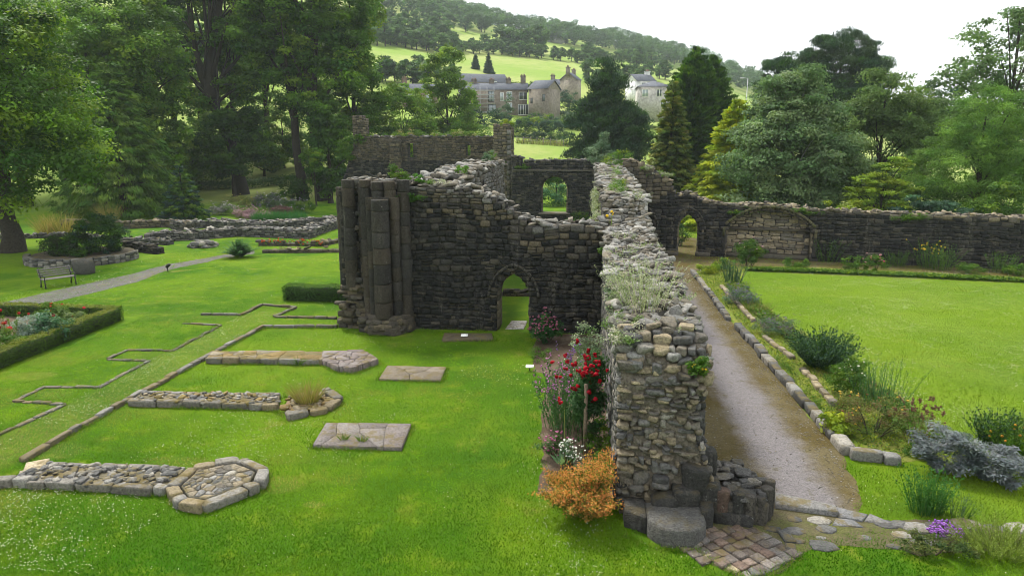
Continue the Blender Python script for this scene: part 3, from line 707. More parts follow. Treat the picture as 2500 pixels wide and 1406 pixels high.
# ------------------------------------------------------------------ low foundations in the lawn
def kerb(b, pts, w, h, lr=(.3, .75), pal=GREY, zj=.02, gap=.02, z0=0., jit=.1, e=7):
    C, Sz, A = [], [], []
    for p, q in zip(pts[:-1], pts[1:]):
        p = np.array(p, float); q = np.array(q, float); Ln = np.linalg.norm(q-p); d = (q-p)/Ln; a = math.atan2(d[1], d[0]); s = 0.
        while s < Ln-.03:
            l = min(R.uniform(*lr), Ln-s)
            if Ln-s-l < .12: l = Ln-s
            c = p+d*(s+l/2)+np.array([-d[1], d[0]])*R.normal(0, .015); hh = h+R.uniform(-zj, zj)
            C.append((c[0], c[1], z0+hh/2-.02)); Sz.append((l-gap, w*R.uniform(.85, 1.12), hh+.02)); A.append(a+R.normal(0, .025)); s += l
    M = len(C); blocks(b, corners(np.zeros((M, 3)), np.array(Sz), jit, rotz(np.array(A)))+np.array(C)[:, None], pick(pal, M), 22, 4, .004, 3, .13)
def infill(b, poly, M, z, s, pal):
    p = seeds_in(poly, M); sz = R.uniform(*s, M)
    K = corners(np.zeros((M, 3)), np.stack([sz*R.uniform(.8, 1.4, M), sz*.8, sz*R.uniform(.35, .6, M)], -1), .25, np.einsum('mij,mjk->mik', rotz(R.uniform(0, 6.3, M)), rotx(R.normal(0, .25, M))))
    blocks(b, K+np.c_[p, np.full(M, z)+R.uniform(-.03, .03, M)][:, None], pick(pal, M), 7, 3, .006, 5, .36)
KG = np.array([(.15, .14, .12), (.17, .155, .13), (.13, .12, .10), (.16, .13, .08), (.20, .19, .17)])
MOSSY = np.array([(.17, .12, .045), (.15, .115, .04), (.13, .11, .05), (.19, .16, .11)])
def foundation(label, fr, bk, hexa, h, mode, loc):
    t = thing('foundation_wall', label, 'low wall', (*loc, 0)); b = Geo()
    kerb(b, fr, .19, h, (.35, .95), KG); kerb(b, bk, .19, h-.02, (.3, .8), KG); b.build('edge_stones', M_low, t)
    q = [fr[0], fr[-1], bk[-1], bk[0]]; b = Geo()
    if mode == 'moss': paving(b, q, seeds_in(q, 26), .004, -.02, h-.015, .012, list(MOSSY), .2, .02)
    else:
        prism(b, q, -.02, h-.045, (.105, .09, .055)); infill(b, q, 230, h-.04, (.07, .2), GREY*1.35 if mode == 'rubble' else np.concatenate([GREY*1.6, MOSSY]))
    b.build('infill', M_low, t)
    b = Geo(); hx = np.array(hexa); c = hx.mean(0)
    if mode == 'tuft':
        prism(b, c+(hx-c)*.8, -.02, h-.12, (.15, .10, .055)); infill(b, [tuple(v) for v in c+(hx-c)*.85], 70, h-.08, (.08, .26), np.concatenate([BUFF*1.3, MOSSY]))
        kerb(b, [hexa[1], hexa[2], hexa[3], hexa[4]], .24, h-.02, (.4, .9), KG)
    elif mode == 'rubble':
        prism(b, c+(hx-c)*.8, -.02, h-.02, (.10, .092, .065)); cc = c+(hx-c)*.78
        paving(b, [tuple(v) for v in cc], seeds_in([tuple(v) for v in cc], 60), .014, 0, h+.0, .015, list(np.concatenate([BUFF*1.0, GREY*1.5])), .25, .02)
        kerb(b, list(hexa)+[hexa[0]], .24, h+.01, (.4, .9), KG*1.1)
    else:
        paving(b, hexa, seeds_in(hexa, 34), .012, -.02, h, .015, list(np.array([(.17, .14, .13), (.145, .12, .11), (.19, .165, .155)])), .15, .02)
    b.build('pier_footing', M_low, t); return t
foundation('nearest lawn foundation wall with loose grey rubble between its edging stones and six sided end', [(-11.75, 12.0), (-8.35, 11.98)], [(-11.55, 12.75), (-8.5, 12.8)], [(-8.25, 12.0), (-7.75, 11.5), (-7.25, 11.42), (-6.6, 12.35), (-6.75, 12.95), (-7.5, 13.35), (-8.3, 12.85)], .19, 'rubble', (-9.5, 12.4))
foundation('middle lawn foundation wall with a tuft of dry grass on its crumbling end', [(-12.3, 16.45), (-8.1, 16.6)], [(-12.3, 17.15), (-8.4, 17.35)], [(-8.1, 16.55), (-7.6, 15.95), (-6.75, 16.6), (-6.65, 17.2), (-7.3, 17.95), (-8.3, 17.4)], .19, 'tuft', (-9.5, 16.9))
foundation('farthest lawn foundation wall covered in brown moss with a mauve flagged end', [(-12.2, 20.2), (-8.35, 20.45)], [(-12.4, 20.95), (-8.7, 21.3)], [(-8.4, 20.42), (-7.6, 19.75), (-7.1, 19.7), (-6.55, 20.65), (-7.4, 21.65), (-8.7, 21.32)], .2, 'moss', (-9.5, 20.8))
t = thing('stone_kerb', 'long straight mossy kerb joining the three lawn foundation walls', 'kerb', (-12.45, 18, 0)); b = Geo()
kerb(b, [(-12.5, 13.0), (-12.55, 16.8), (-12.5, 20.7), (-12.42, 24.65), (-9.5, 24.9)], .18, .12, (.35, .85), KG*.75); b.build('edge_stones', M_low, t)
b = Geo(); kerb(b, [(-12.1, 13.0), (-11.6, 12.35)], .5, .1, (.3, .5), BUFF*1.4); kerb(b, [(-11.75, 12.0), (-12.4, 11.85), (-14, 11.75)], .25, .2, (.4, .9), KG); b.build('corner_stones', M_low, t)
t = thing('stone_kerb', 'thin zigzag kerb stepping across the lawn beside the clover strip', 'kerb', (-14.5, 20, 0)); b = Geo()
kerb(b, [(-14.3, 13.2), (-14.08, 16.32), (-15.71, 16.39), (-15.72, 17.55), (-14.1, 17.62), (-14.2, 20.18), (-15.66, 20.2), (-15.73, 21.26), (-14.11, 21.33), (-14.18, 24.73), (-15.9, 24.9)], .13, .055, (.25, .6), KG*.75); b.build('edge_stones', M_low, t)
t = thing('stone_kerb', 'thin square cornered kerb in the lawn below the dark clipped hedge', 'kerb', (-13, 27, 0)); b = Geo()
kerb(b, [(-15.9, 26.3), (-14.19, 26.4), (-14.2, 28.27), (-12.48, 27.9), (-12.67, 26.21), (-10.0, 26.28)], .15, .1, (.25, .6), KG*.65); b.build('edge_stones', M_low, t)

def slab(label, quad, h, n, tint):
    t = thing('stone_slab', label, 'slab', (*np.mean(quad, 0), 0)); b = Geo()
    paving(b, quad, seeds_in(quad, n), .006, -.02, h, .006, tint, .12, .02); b.build('flagstone', M_low, t); return t
MV = [(.155, .135, .125), (.14, .12, .11), (.175, .155, .14)]
slab('cracked grey slab with weeds in its cracks lying in the lawn between foundation and flower bed', [(-6.25, 14.4), (-4.12, 14.45), (-4.25, 15.85), (-6.42, 15.7)], .1, 6, MV)
slab('thin weathered brown slab flush in the lawn, right of the mauve flagged foundation', [(-6.1, 19.15), (-4.2, 19.2), (-4.28, 20.45), (-6.2, 20.4)], .07, 5, [(.13, .108, .08), (.155, .13, .10)])
s3 = slab('dark mossy slab at the foot of the black wall left of the doorway', [(-5.05, 23.4), (-3.2, 23.7), (-3.36, 24.5), (-5.15, 24.35)], .09, 3, [(.085, .075, .045), (.1, .08, .05)])
slab('pale threshold flagstones lying inside the pointed doorway', [(-2.95, 25.35), (-2.25, 25.4), (-2.2, 26.6), (-2.85, 26.55)], .05, 3, [(.3, .29, .27), (.34, .32, .29)])
def plaque(x, y, z, label, stand):
    t = thing('plaque', label, 'plaque', (x, y, z)); b = Geo()
    K = corners([(0, 0, 0)], [(.26, .16, .02)], 0, rotx(np.array([.35])))+np.array([x, y, z+stand+.05]); blocks(b, K, (.75, .74, .7), 14, 2); b.build('panel', M_plain, t)
    if stand: b = Geo(); tube(b, [(x, y, z), (x, y, z+stand+.04)], .02, (.02, .02, .02)); b.build('stake', M_iron, t)
    else: b = Geo(); box(b, x-.1, x+.1, y-.03, y+.05, z, z+.03, (.1, .1, .1)); b.build('foot', M_iron, t)
plaque(-4.3, 23.9, .09, 'small white plaque resting on the dark slab by the black wall', 0)
plaque(-1.62, 20.55, 0, 'small white plaque on a stake at the lawn corner of the flower bed', .1)

# --- kerbs along the gravel path
t = thing('stone_kerb', 'raised kerb of squared grey blocks along the right edge of the gravel path', 'kerb', (6.1, 26, 0)); b = Geo()
kerb(b, [(6.12, 15.3), (6.1, 19), (6.05, 26.6)], .27, .24, (.35, .8), GREY*1.4); kerb(b, [(5.88, 27.6), (6.0, 32), (6.06, 38.5)], .24, .2, (.35, .8), GREY*1.3)
kerb(b, [(6.1, 15.2), (6.78, 15.1)], .3, .26, (.7, .9), GREY*1.6); kerb(b, [(6.8, 15.1), (7.15, 15.05)], .28, .2, (.3, .4), GREY*1.8)
b.build('edge_stones', M_low, t)
t = thing('stone_kerb', 'low inner row of brown edging stones among the border plants', 'kerb', (7, 24, 0)); b = Geo()
for seg in ([(6.9, 18.4), (6.97, 21.5)], [(6.98, 22.6), (6.7, 25.2)], [(6.85, 27.5), (6.9, 34.5)]): kerb(b, seg, .2, .14, (.3, .8), BUFF*1.2)
b.build('edge_stones', M_low, t)
t = thing('tiled_floor', 'patch of worn reddish diamond floor tiles below the rubble wall end', 'floor tiles', (2.8, 11.3, 0)); b = Geo()
TL = np.array([(.13, .09, .07), (.16, .12, .095), (.125, .105, .09), (.19, .165, .145), (.10, .08, .065), (.15, .135, .12)]); a0 = rad(36)
for i in range(-6, 7):
    for j in range(-7, 6):
        c = np.array([2.85, 11.3])+np.array([math.cos(a0), math.sin(a0)])*i*.215+np.array([-math.sin(a0), math.cos(a0)])*j*.215
        e1 = (c[0]-2.8)/.95; e2 = (c[1]-11.28)/.68
        if e1*e1+e2*e2+R.normal(0, .08) > 1 or (c[1] > 11.95-(c[0]-2.6)*.05): continue
        q = [c+.1*np.array([math.cos(a0+k*math.pi/2+.785), math.sin(a0+k*math.pi/2+.785)])*1.38*(1+R.normal(0, .02)) for k in range(4)]
        q = [v+R.normal(0, .012, 2) for v in q]
        prism(b, q, -.02, .05+R.normal(0, .012), pick(TL, 1)[0], .012)
b.build('tiles', M_low, t); b = Geo()
rim = [(3.45, 12.0), (3.75, 11.9), (3.8, 11.5), (3.7, 11.15), (3.4, 10.85), (3.1, 10.62), (2.75, 10.5)]
kerb(b, rim, .2, .05, (.2, .4), GREY*1.3); kerb(b, [(2.0, 11.35), (2.35, 10.9), (2.7, 10.55)], .16, .04, (.15, .35), BUFF*1.3); b.build('rim_stones', M_low, t)
t = thing('threshold_stone', 'long flat worn threshold stone at the near end of the gravel path', 'stone', (4.5, 12.9, 0)); b = Geo()
prism(b, [(3.85, 12.72), (4.98, 12.52), (5.0, 12.78), (3.95, 13.18)], -.02, .12, (.165, .16, .15), .03); b.build('slab', M_low, t)
b = Geo(); prism(b, [(4.95, 12.5), (5.35, 12.38), (5.55, 12.62), (5.02, 12.85)], -.02, .05, (.14, .14, .14), .02); prism(b, [(5.4, 12.4), (5.9, 12.35), (5.6, 12.68)], -.02, .04, (.15, .145, .14), .02); prism(b, [(4.75, 12.2), (5.3, 12.18), (5.2, 12.42), (4.9, 12.45)], -.02, .035, (.14, .14, .14), .02); b.build('flat_pieces', M_low, t)
FS = [(4.0, 11.95, .2), (4.35, 11.5, .26), (4.6, 12.05, .18), (4.1, 12.35, .15), (4.55, 12.35, .2), (5.2, 11.85, .13), (5.9, 12.0, .18), (6.05, 11.75, .17), (6.3, 11.85, .2), (5.6, 11.6, .12), (5.75, 12.35, .22), (6.05, 12.38, .2), (6.3, 12.25, .26), (6.65, 12.3, .25), (6.6, 12.05, .16), (6.95, 12.2, .22), (7.25, 12.45, .26), (7.7, 12.42, .22), (8.2, 12.45, .3), (8.7, 12.5, .3), (4.4, 11.75, .1), (3.95, 11.6, .12)]
for k, (x, y, r) in enumerate(FS):
    a = R.uniform(0, 6); m = 7; q = [(x+r*R.uniform(.75, 1.1)*math.cos(a+i*6.283/m)*1.15, y+r*R.uniform(.6, .9)*math.sin(a+i*6.283/m)) for i in range(m)]
    b = Geo(); prism(b, q, -.02, R.uniform(.015, .035)+(.04 if k in (16, 12, 13) else 0), pick(GREY*1.35, 1)[0], .02)
    tag(b.build('flat_stone', M_low, None, loc=(x, y, 0)), 'flat pale stone bedded in the worn earth right of the tiled floor', 'stone', 'flat stones in the worn earth')

# --- low ruins at the back left
def lowruin(label, pts, w, h, loc, pal=GREY*1.7, rub=10, wide=None):
    t = thing('low_ruin', label, 'low wall', (*loc, 0)); core, face, top = Geo(), Geo(), Geo()
    for p, q in zip(pts[:-1], pts[1:]):
        p = np.array(p); q = np.array(q); Ln = np.linalg.norm(q-p); a = math.atan2(q[1]-p[1], q[0]-p[0]); pr = pf([0, Ln], [h, h], .04)
        masonry(core, face, tuple(p), a, Ln, w, pr, [], (.12, .2), (.22, .55), lambda u, z, M: pick(pal*.62, M), ends=(2, 2))
        rubble_top(top, tuple(p), a, Ln, w, pr, rub, (.16, .4), lambda M: pick(pal, M), lift=.03, e=4)
    core.build('wall_core', M_mort, t); face.build('stonework', M_wall, t); top.build('rubble_top', M_low, t)
lowruin('wide rubble topped low ruin ending in a square corner by the clustered pier', [(-32, 46.6), (-28.9, 47.9), (-26.8, 50.2), (-20.8, 49.5), (-20.9, 57.2)], 1.2, .62, (-25, 50))
lowruin('long low rubble wall behind the square cornered ruin, before the flower mound', [(-33.5, 53.4), (-32.3, 55.3), (-28.1, 54.2), (-24.3, 55.1), (-23.3, 58.5), (-21, 58.2)], 1.6, .6, (-28, 55))
lowruin('low brown ruined wall behind the round dark bush', [(-45, 54.3), (-39, 53.6), (-36, 55.4), (-33.4, 53.6)], 1.0, .55, (-39, 54), BUFF*1.1)
lowruin('thin pale line of foundation stones beside the dome bush', [(-43.8, 46.6), (-39.9, 48.2), (-33.8, 46.3), (-29.5, 45.2)], .7, .28, (-36, 47))
lowruin('short dark mossy wall between the dome bush and the path', [(-31.0, 42.6), (-27.7, 41.3)], .6, .5, (-29.4, 42), SOOT*1.2, 4)
lowruin('low kerb with red flowers beside the fern clump', [(-22.8, 45.6), (-18.2, 45.8), (-17.6, 48)], .5, .26, (-20.5, 45.7), BUFF*.9, 6)
lowruin('thin mossy kerb running from the fern clump to the pier', [(-21.0, 42.5), (-16, 43.2), (-9.5, 43.6)], .4, .22, (-14, 43.2), BUFF*.9, 6)
lowruin('low kerb crossing the grass seen through the pointed doorway', [(-4.8, 31.2), (.5, 31.4)], .4, .22, (-2.4, 31.3), BUFF*.9, 6)
t = thing('stone_pile', 'small stack of flat stones left of the fern clump', 'stones', (-26.6, 44.7, 0)); b = Geo()
for z in (0.05, .17, .29): infill(b, [(-27.6, 44.2), (-25.8, 44.0), (-25.7, 45.3), (-27.5, 45.4)], 9, z, (.4, .75), GREY*1.7)
b.build('stones', M_low, t)
# ------------------------------------------------------------------ foliage builders
def leafquads(b, P, D, Nn, ln, wd, T, fold=.18):
    D = norm(D); S_ = norm(np.cross(D, Nn)); Nn = np.cross(S_, D)
    ln = np.broadcast_to(ln, (len(P),))[:, None]; wd = np.broadcast_to(wd, (len(P),))[:, None]
    V = np.stack([P-D*ln*.5, P+S_*wd*.5-Nn*wd*fold-D*ln*.05, P+D*ln*.5, P-S_*wd*.5-Nn*wd*fold-D*ln*.05], 1)
    k = np.arange(len(P))*4
    b.add(V.reshape(-1, 3), np.stack([k, k+1, k+2, k+3], -1), np.repeat(T, 4, 0))
def leaves(b, C, Rr, n, size, aspect=.6, tints=((.05, .12, .015),), cv=.2, lv=.18, up=.5, droop=0., shell=.45, outc=None, dirout=0.):
    C = np.asarray(C, float); K = len(C); Rr = np.broadcast_to(np.asarray(Rr, float), (K, 3))
    tints = np.asarray(tints, float)
    ct = tints[R.integers(len(tints), size=K)]*(1+R.uniform(-cv, cv, (K, 1)))
    d = norm(R.normal(0, 1, (K, n, 3))); d[..., 2] = np.abs(d[..., 2])*np.where(R.random((K, n)) < .25, -1, 1)
    rad_ = R.uniform(shell, 1.05, (K, n, 1))
    P = (C[:, None]+d*Rr[:, None]*rad_).reshape(-1, 3); d = d.reshape(-1, 3)
    Nn = norm(d*.7+np.array([0, 0, up])+R.normal(0, .45, d.shape))
    D = np.cross(Nn, R.normal(0, 1, d.shape)); D[:, 2] -= droop
    if dirout:
        o = P-(outc if outc is not None else P.mean(0)); o[:, 2] *= .2; D = norm(D)*(1-dirout)+norm(o)*dirout; D[:, 2] -= droop
    s = size*R.uniform(.6, 1.35, len(P))
    T = np.repeat(ct, n, 0)*(1+R.uniform(-lv, lv, (K*n, 1)))*(1+R.uniform(-.06, .06, (K*n, 3)))
    leafquads(b, P, D, Nn, s, s*aspect, T)
def lobe_points(lobes, K, shell=.5):
    lobes = np.asarray(lobes, float); vol = np.prod(lobes[:, 3:], 1)**(2/3); w_ = vol/vol.sum()
    out = []
    for l, f in zip(lobes, w_):
        m = max(3, int(round(K*f))); d = norm(R.normal(0, 1, (m, 3))); r = R.uniform(shell**2, 1, (m, 1))**.5
        out.append(l[:3]+d*r*l[3:])
    return np.concatenate(out)
def limb(b, p, q, r0, r1, tint, sag=.12, k=6):
    p = np.array(p, float); q = np.array(q, float); m = (p+q)/2+np.array([0, 0, sag*np.linalg.norm(q-p)])+R.normal(0, .04, 3)*np.linalg.norm(q-p)
    t = np.linspace(0, 1, k)[:, None]; pts = (1-t)**2*p+2*t*(1-t)*m+t*t*q
    tube(b, pts, np.linspace(r0, r1, k), tint, 6, False)
def tree(name, label, loc, lobes, tints, K=70, n=170, cr=1.3, size=.32, aspect=.6, trunk=None, tr=.4, limbs=12, shell=.5, up=.5, droop=0., bark=(.035, .03, .022), mat=None, cv=.34, flat=.6, group=None, dirout=0., trunks=None, ex=()):
    t = thing(name, label, 'tree', loc, group); loc = np.array(loc, float); K = int(K*KM); size *= 1.12
    tints = np.asarray(tints)*1.34*np.array([1.06, 1, .85]); C = lobe_points(lobes, K, shell); C[:, 2] = np.maximum(C[:, 2], .6)
    rr = cr*R.uniform(.6, 1.3, len(C)); b = Geo()
    leaves(b, C+loc, np.stack([rr, rr, rr*flat], -1), n, size, aspect, tints, cv, .18, up, droop, .35, loc+np.array([0, 0, np.mean(C[:, 2])]), dirout)
    b.build('crown', mat or M_leaf, t)
    b = Geo(); top = C[:, 2].max()
    for tk in (trunks or [trunk or [(0, 0, -.3), (.1, 0, top*.35), (0, .1, top*.85)]]):
        tk = np.array(tk, float); kk = np.linspace(0, 1, 10); u = np.linspace(0, 1, len(tk))
        pts = np.stack([np.interp(kk, u, tk[:, i]) for i in range(3)], -1); pts[1:-1, :2] += R.normal(0, tr*.12, (8, 2))
        tube(b, pts+loc, tr*(1-.82*kk)+tr*.45*np.exp(-kk*14), bark, 9, False)
        for i in R.choice(len(C), min(limbs, len(C)), False):
            h = np.clip(C[i, 2]*R.uniform(.45, .8), tk[0, 2]+1, tk[-1, 2]*.97); u_ = np.interp(h, pts[:, 2], kk)
            p = np.array([np.interp(h, pts[:, 2], pts[:, j]) for j in (0, 1)]+[h]); limb(b, p+loc, C[i]+loc, tr*(1-.85*u_)*.5, .03, bark, .1)
    b.build('trunk', M_bark, t); return t
def conifer(name, label, loc, H, Rb, tints, whorls=22, per=11, n=60, size=.4, aspect=.3, droop=.3, taper=1., base=.4, tr=.25, tipup=0., mat=None, cr=.5, group=None, cv=.2, prof=None):
    t = thing(name, label, 'tree', loc, group); loc = np.array(loc, float); b = Geo(); C = []; Rr = []
    for i in range(whorls):
        f = (i+.5)/whorls; z = base+(H-base)*f; r = Rb*(prof(f) if prof else (1-f)**taper+.03); m = max(3, int(per*(.35+r/Rb)))
        for a in R.uniform(0, 6.283)+np.arange(m)/m*6.283+R.normal(0, .12, m):
            rl = r*R.uniform(.75, 1.12)
            for q in ((1., .72, .45) if rl > .8 else (1.,)):
                C.append((math.cos(a)*rl*q, math.sin(a)*rl*q, z-droop*rl*q*q+tipup*rl*q*q+R.normal(0, .1))); Rr.append(cr*R.uniform(.75, 1.25)*(.6+.4*r/Rb))
    C = np.array(C); Rr = np.array(Rr)
    leaves(b, C+loc, np.stack([Rr, Rr, Rr*.5], -1), n, size, aspect, tints, cv, .2, .45, droop*.8-tipup, .2, loc+np.array([0, 0, H*.5]), .6)
    b.build('crown', mat or M_leaf, t)
    b = Geo(); tube(b, [loc+np.array(v) for v in ((0, 0, -.3), (0, 0, H*.5), (0, 0, H*.97))], [tr, tr*.6, .03], (.04, .03, .022), 8, False)
    for i in R.choice(len(C), 14, False): limb(b, loc+np.array([0, 0, max(.3, C[i, 2]+droop)]), loc+C[i], tr*.2, .02, (.04, .03, .022), 0)
    b.build('trunk', M_bark, t); return t
def blades(b, base, D, ln, wd, T, bend=.25, seg=3):
    """thin tapering bent blades; base Nx3, D Nx3"""
    D = norm(np.asarray(D, float)); Nb = len(base); ln = np.broadcast_to(ln, (Nb,)); wd = np.broadcast_to(wd, (Nb,))
    out = D.copy(); out[:, 2] = 0; out = out+R.normal(0, .15, out.shape); S_ = norm(np.cross(D, R.normal(0, 1, D.shape)))
    V = []
    for i in range(seg+1):
        t = i/seg; c = base+D*(ln*t)[:, None]+(out*.8+np.array([0, 0, -.6]))*(ln*bend*t*t)[:, None]; hw = wd*.5*(1-t*.92)
        V += [c-S_*hw[:, None], c+S_*hw[:, None]]
    V = np.stack(V, 1); k = (np.arange(Nb)*(2*seg+2))[:, None]
    F = np.concatenate([np.concatenate([k+2*i, k+2*i+1, k+2*i+3, k+2*i+2], 1) for i in range(seg)])
    b.add(V.reshape(-1, 3), F, np.repeat(np.broadcast_to(T, (Nb, 3)), 2*seg+2, 0))
def fan(M, spread, rx, ry, loc, zmin=.55):
    a = R.uniform(0, 6.283, M); r = np.sqrt(R.random(M)); base = np.stack([np.cos(a)*r*rx, np.sin(a)*r*ry, np.zeros(M)], -1)
    D = np.stack([np.cos(a)*r*spread+R.normal(0, .12, M), np.sin(a)*r*spread+R.normal(0, .12, M), np.ones(M)], -1)
    return base+np.array(loc), D
def tv(M, tints, v=.2):
    t = np.asarray(tints, float).reshape(-1, 3); return t[R.integers(len(t), size=M)]*(1+R.uniform(-v, v, (M, 1)))
def bush(name, label, cat, loc, lobes, tints, K=30, n=90, cr=.3, size=.09, aspect=.55, stems=7, group=None, mat=None, flowers=None, up=.5, droop=0., shell=.3, flat=.75, cv=.22, dirout=0., stemr=.02):
    t = thing(name, label, cat, loc, group); loc = np.array(loc, float); C = lobe_points(lobes, K, shell); C[:, 2] = np.maximum(C[:, 2], cr*.4)
    rr = cr*R.uniform(.7, 1.3, len(C)); b = Geo()
    leaves(b, C+loc, np.stack([rr, rr, rr*flat], -1), n, size, aspect, tints, cv, .2, up, droop, .3, loc, dirout); b.build('foliage', mat or M_leaf, t)
    if stems:
        b = Geo()
        for i in R.choice(len(C), min(stems, len(C)), False): limb(b, loc+np.array([C[i, 0]*.25, C[i, 1]*.25, -.05]), loc+C[i], stemr, stemr*.3, (.06, .05, .03), .05, 5)
        b.build('stems', M_bark, t)
    if flowers:
        M, s, ft, zl = flowers; i = R.integers(len(C), size=M); d = norm(R.normal(0, 1, (M, 3))); d[:, 2] = np.abs(d[:, 2]); b = Geo()
        p = C[i]+d*rr[i][:, None]*1.05+loc; p[:, 2] += zl
        blocks(b, corners(p, np.repeat((s*R.uniform(.7, 1.3, M))[:, None], 3, 1)*np.array([1, 1, .7]), .2), tv(M, ft, .15), 2.4, 3, .03); b.build('flowers', M_petal, t)
    return t
def spray(name, label, cat, loc, M, h, spread, rx, ry, tints, wd=.02, bend=.25, group=None, leafn=0, leafs=.06, flowers=None, mat=None, hv=.3, seg=3):
    t = thing(name, label, cat, loc, group); base, D = fan(M, spread, rx, ry, loc); ln = h*R.uniform(1-hv, 1+hv*.5, M); b = Geo(); T = tv(M, tints)
    blades(b, base, D, ln, wd, T, bend, seg)
    Dn = norm(D)
    if leafn:
        i = np.repeat(np.arange(M), leafn); u = R.uniform(.15, 1, M*leafn); P = base[i]+Dn[i]*(ln[i]*u)[:, None]
        out = Dn[i].copy(); out[:, 2] = 0; P = P+(out*.8+np.array([0, 0, -.6]))*(ln[i]*bend*u*u)[:, None]
        dd = Dn[i]*.7+R.normal(0, .55, P.shape); s = leafs*R.uniform(.6, 1.3, len(P)); P = P+norm(dd)*s[:, None]*.5
        leafquads(b, P, dd, R.normal(0, .6, P.shape)+np.array([0, 0, .8]), s, s*.42, tv(len(P), tints, .25))
    b.build('foliage', mat or M_leaf, t)
    if flowers:
        fm, s, ft, u0 = flowers; i = R.integers(M, size=fm); u = R.uniform(u0, 1.02, fm); P = base[i]+Dn[i]*(ln[i]*u)[:, None]
        out = Dn[i].copy(); out[:, 2] = 0; P = P+(out*.8+np.array([0, 0, -.6]))*(ln[i]*bend*u*u)[:, None]+R.normal(0, s*.5, (fm, 3)); b = Geo()
        blocks(b, corners(P, np.repeat((s*R.uniform(.6, 1.3, fm))[:, None], 3, 1), .2), tv(fm, ft, .2), 2.4, 2, .03); b.build('flowers', M_petal, t)
    return t

KM = 1.85
# leaf colours
DKG = [(.025, .068, .012), (.038, .088, .013), (.046, .102, .014)]
MDG = [(.058, .128, .012), (.075, .150, .013), (.046, .11, .012), (.10, .168, .015)]
LTG = [(.075, .150, .020), (.095, .170, .024), (.060, .130, .020)]
YLG = [(.20, .27, .015), (.26, .30, .016), (.15, .225, .015)]
BLG = [(.028, .066, .040), (.038, .082, .048), (.022, .055, .034)]
SLV = [(.085, .14, .085), (.11, .165, .105), (.065, .115, .07)]
PIN = [(.014, .040, .020), (.020, .050, .022), (.028, .056, .022)]
GLD = [(.13, .165, .03), (.185, .20, .035), (.09, .13, .025), (.06, .10, .02)]

def gz(x, y): return float(terr(x, y))
def at(px, d): x, y = AZ(px, d); return (x, y, gz(x, y))
# ------------------------------------------------------------------ trees on the left
x, y = G(30, 615)
tree('broadleaf_tree', 'big dark broadleaf tree at the left edge with a thick trunk, over the bench', (x, y, 0), [(0, 0, 10, 6.6, 6.4, 6.6), (3.5, -1, 7, 4, 4, 4.2), (-5, 0, 9, 5, 5, 6), (1.5, -2, 13.5, 4, 4, 3.2)], MDG+DKG, 165, 230, 1.35, .24, .55, None, .62, 16, .55, .7, .25)
conifer('cedar_tree', 'feathery yellow-green cedar with long drooping sprays behind the dark bush', at(285, 79), 15, 6.8, LTG[:2]+MDG, 20, 12, 75, .5, .2, .42, .75, .8, .35, mat=M_matte, cr=.8)
tree('lime_tree', 'pale leaved lime tree rising behind the cedar', at(235, 86), [(0, 0, 13, 6, 6, 8.5), (4, 0, 17, 3.5, 3.5, 4)], LTG+MDG, 110, 190, 1.4, .3, .6, None, .5, 14, .5, .6)
tree('tall_tree', 'tall dark tree at the top left corner behind the lime', at(40, 96), [(0, 0, 16, 8, 8, 12), (-6, 2, 20, 6, 6, 9)], DKG+MDG[:2], 120, 150, 1.8, .4, .6, None, .6, 12)
tree('tall_tree', 'dark trunked tree between the cedar and the leaning sycamore', at(345, 90), [(0, 0, 17, 5.4, 5, 9), (1, 0, 7, 4.4, 4, 6)], MDG+DKG[1:]+LTG[:1], 140, 170, 1.4, .33, .6, None, .55, 12)
tree('sycamore_tree', 'leaning forked sycamore with bright field showing between its limbs', at(582, 99), [(-4.5, 0, 27, 5, 5, 5), (-2, 1, 20, 3, 3, 2.4), (3, 0, 29, 5.2, 5, 5.5), (-7.5, 0, 17.5, 2.4, 3, 2.2), (1.5, 0, 14, 3, 3, 2.6), (-9, 0, 24, 4, 4, 4), (3.5, 0, 20, 3.4, 3, 3.6), (-5, 0, 11.5, 2.2, 2, 1.6)], MDG+LTG[:1]+DKG, 150, 170, 1.3, .34, .6, None, .75, 12, .45, trunks=[[(0, 0, -.3), (-1.2, 0, 7), (-4.0, 0, 14), (-5, 0, 20), (-5.5, 0, 30)], [(-3.2, 0, 12.5), (-2.6, 0, 18), (-.5, 0, 26), (1, 0, 31)]])
tree('tall_tree', 'slender straight tree behind the leaning sycamore', at(572, 108), [(.5, 0, 25, 4, 4, 8), (1.5, 0, 14, 2.6, 2.4, 3), (0, 0, 19, 3.2, 3, 4)], MDG+LTG[:1], 100, 160, 1.35, .35, .6, [(0, 0, -.3), (.2, 0, 12), (.3, 0, 30)], .45, 9)
tree('ivy_clad_tree', 'low dark ivy covered growth round the foot of the sycamore', at(562, 97), [(0, 0, 6.5, 4.2, 3.5, 4.2), (1.5, 0, 9.5, 3, 3, 2.6)], DKG, 75, 180, 1.1, .3, .6, None, .3, 6)
tree('tall_tree', 'tall dark twin stemmed tree beside the clustered pier', at(742, 90), [(-1, 0, 26, 6, 5, 8), (-3.5, 0, 17.5, 3, 3, 3), (5.5, 0, 22.5, 3.8, 4, 4.5), (4.8, 0, 15.5, 2.6, 3, 3.4), (1.5, 0, 12.2, 3.2, 3, 2.3), (-5, 0, 22, 4, 4, 5), (0, 0, 19, 4, 3, 4), (-1.5, 0, 14, 3, 3, 3.4)], MDG+DKG, 210, 180, 1.3, .33, .6, None, .6, 13, .5, trunks=[[(-.6, 0, -.3), (-1, 0, 10), (-2.6, 0, 22), (-3, 0, 31)], [(1.9, 0, -.3), (1.6, 0, 12), (2.2, 0, 24), (2.4, 0, 32)]])
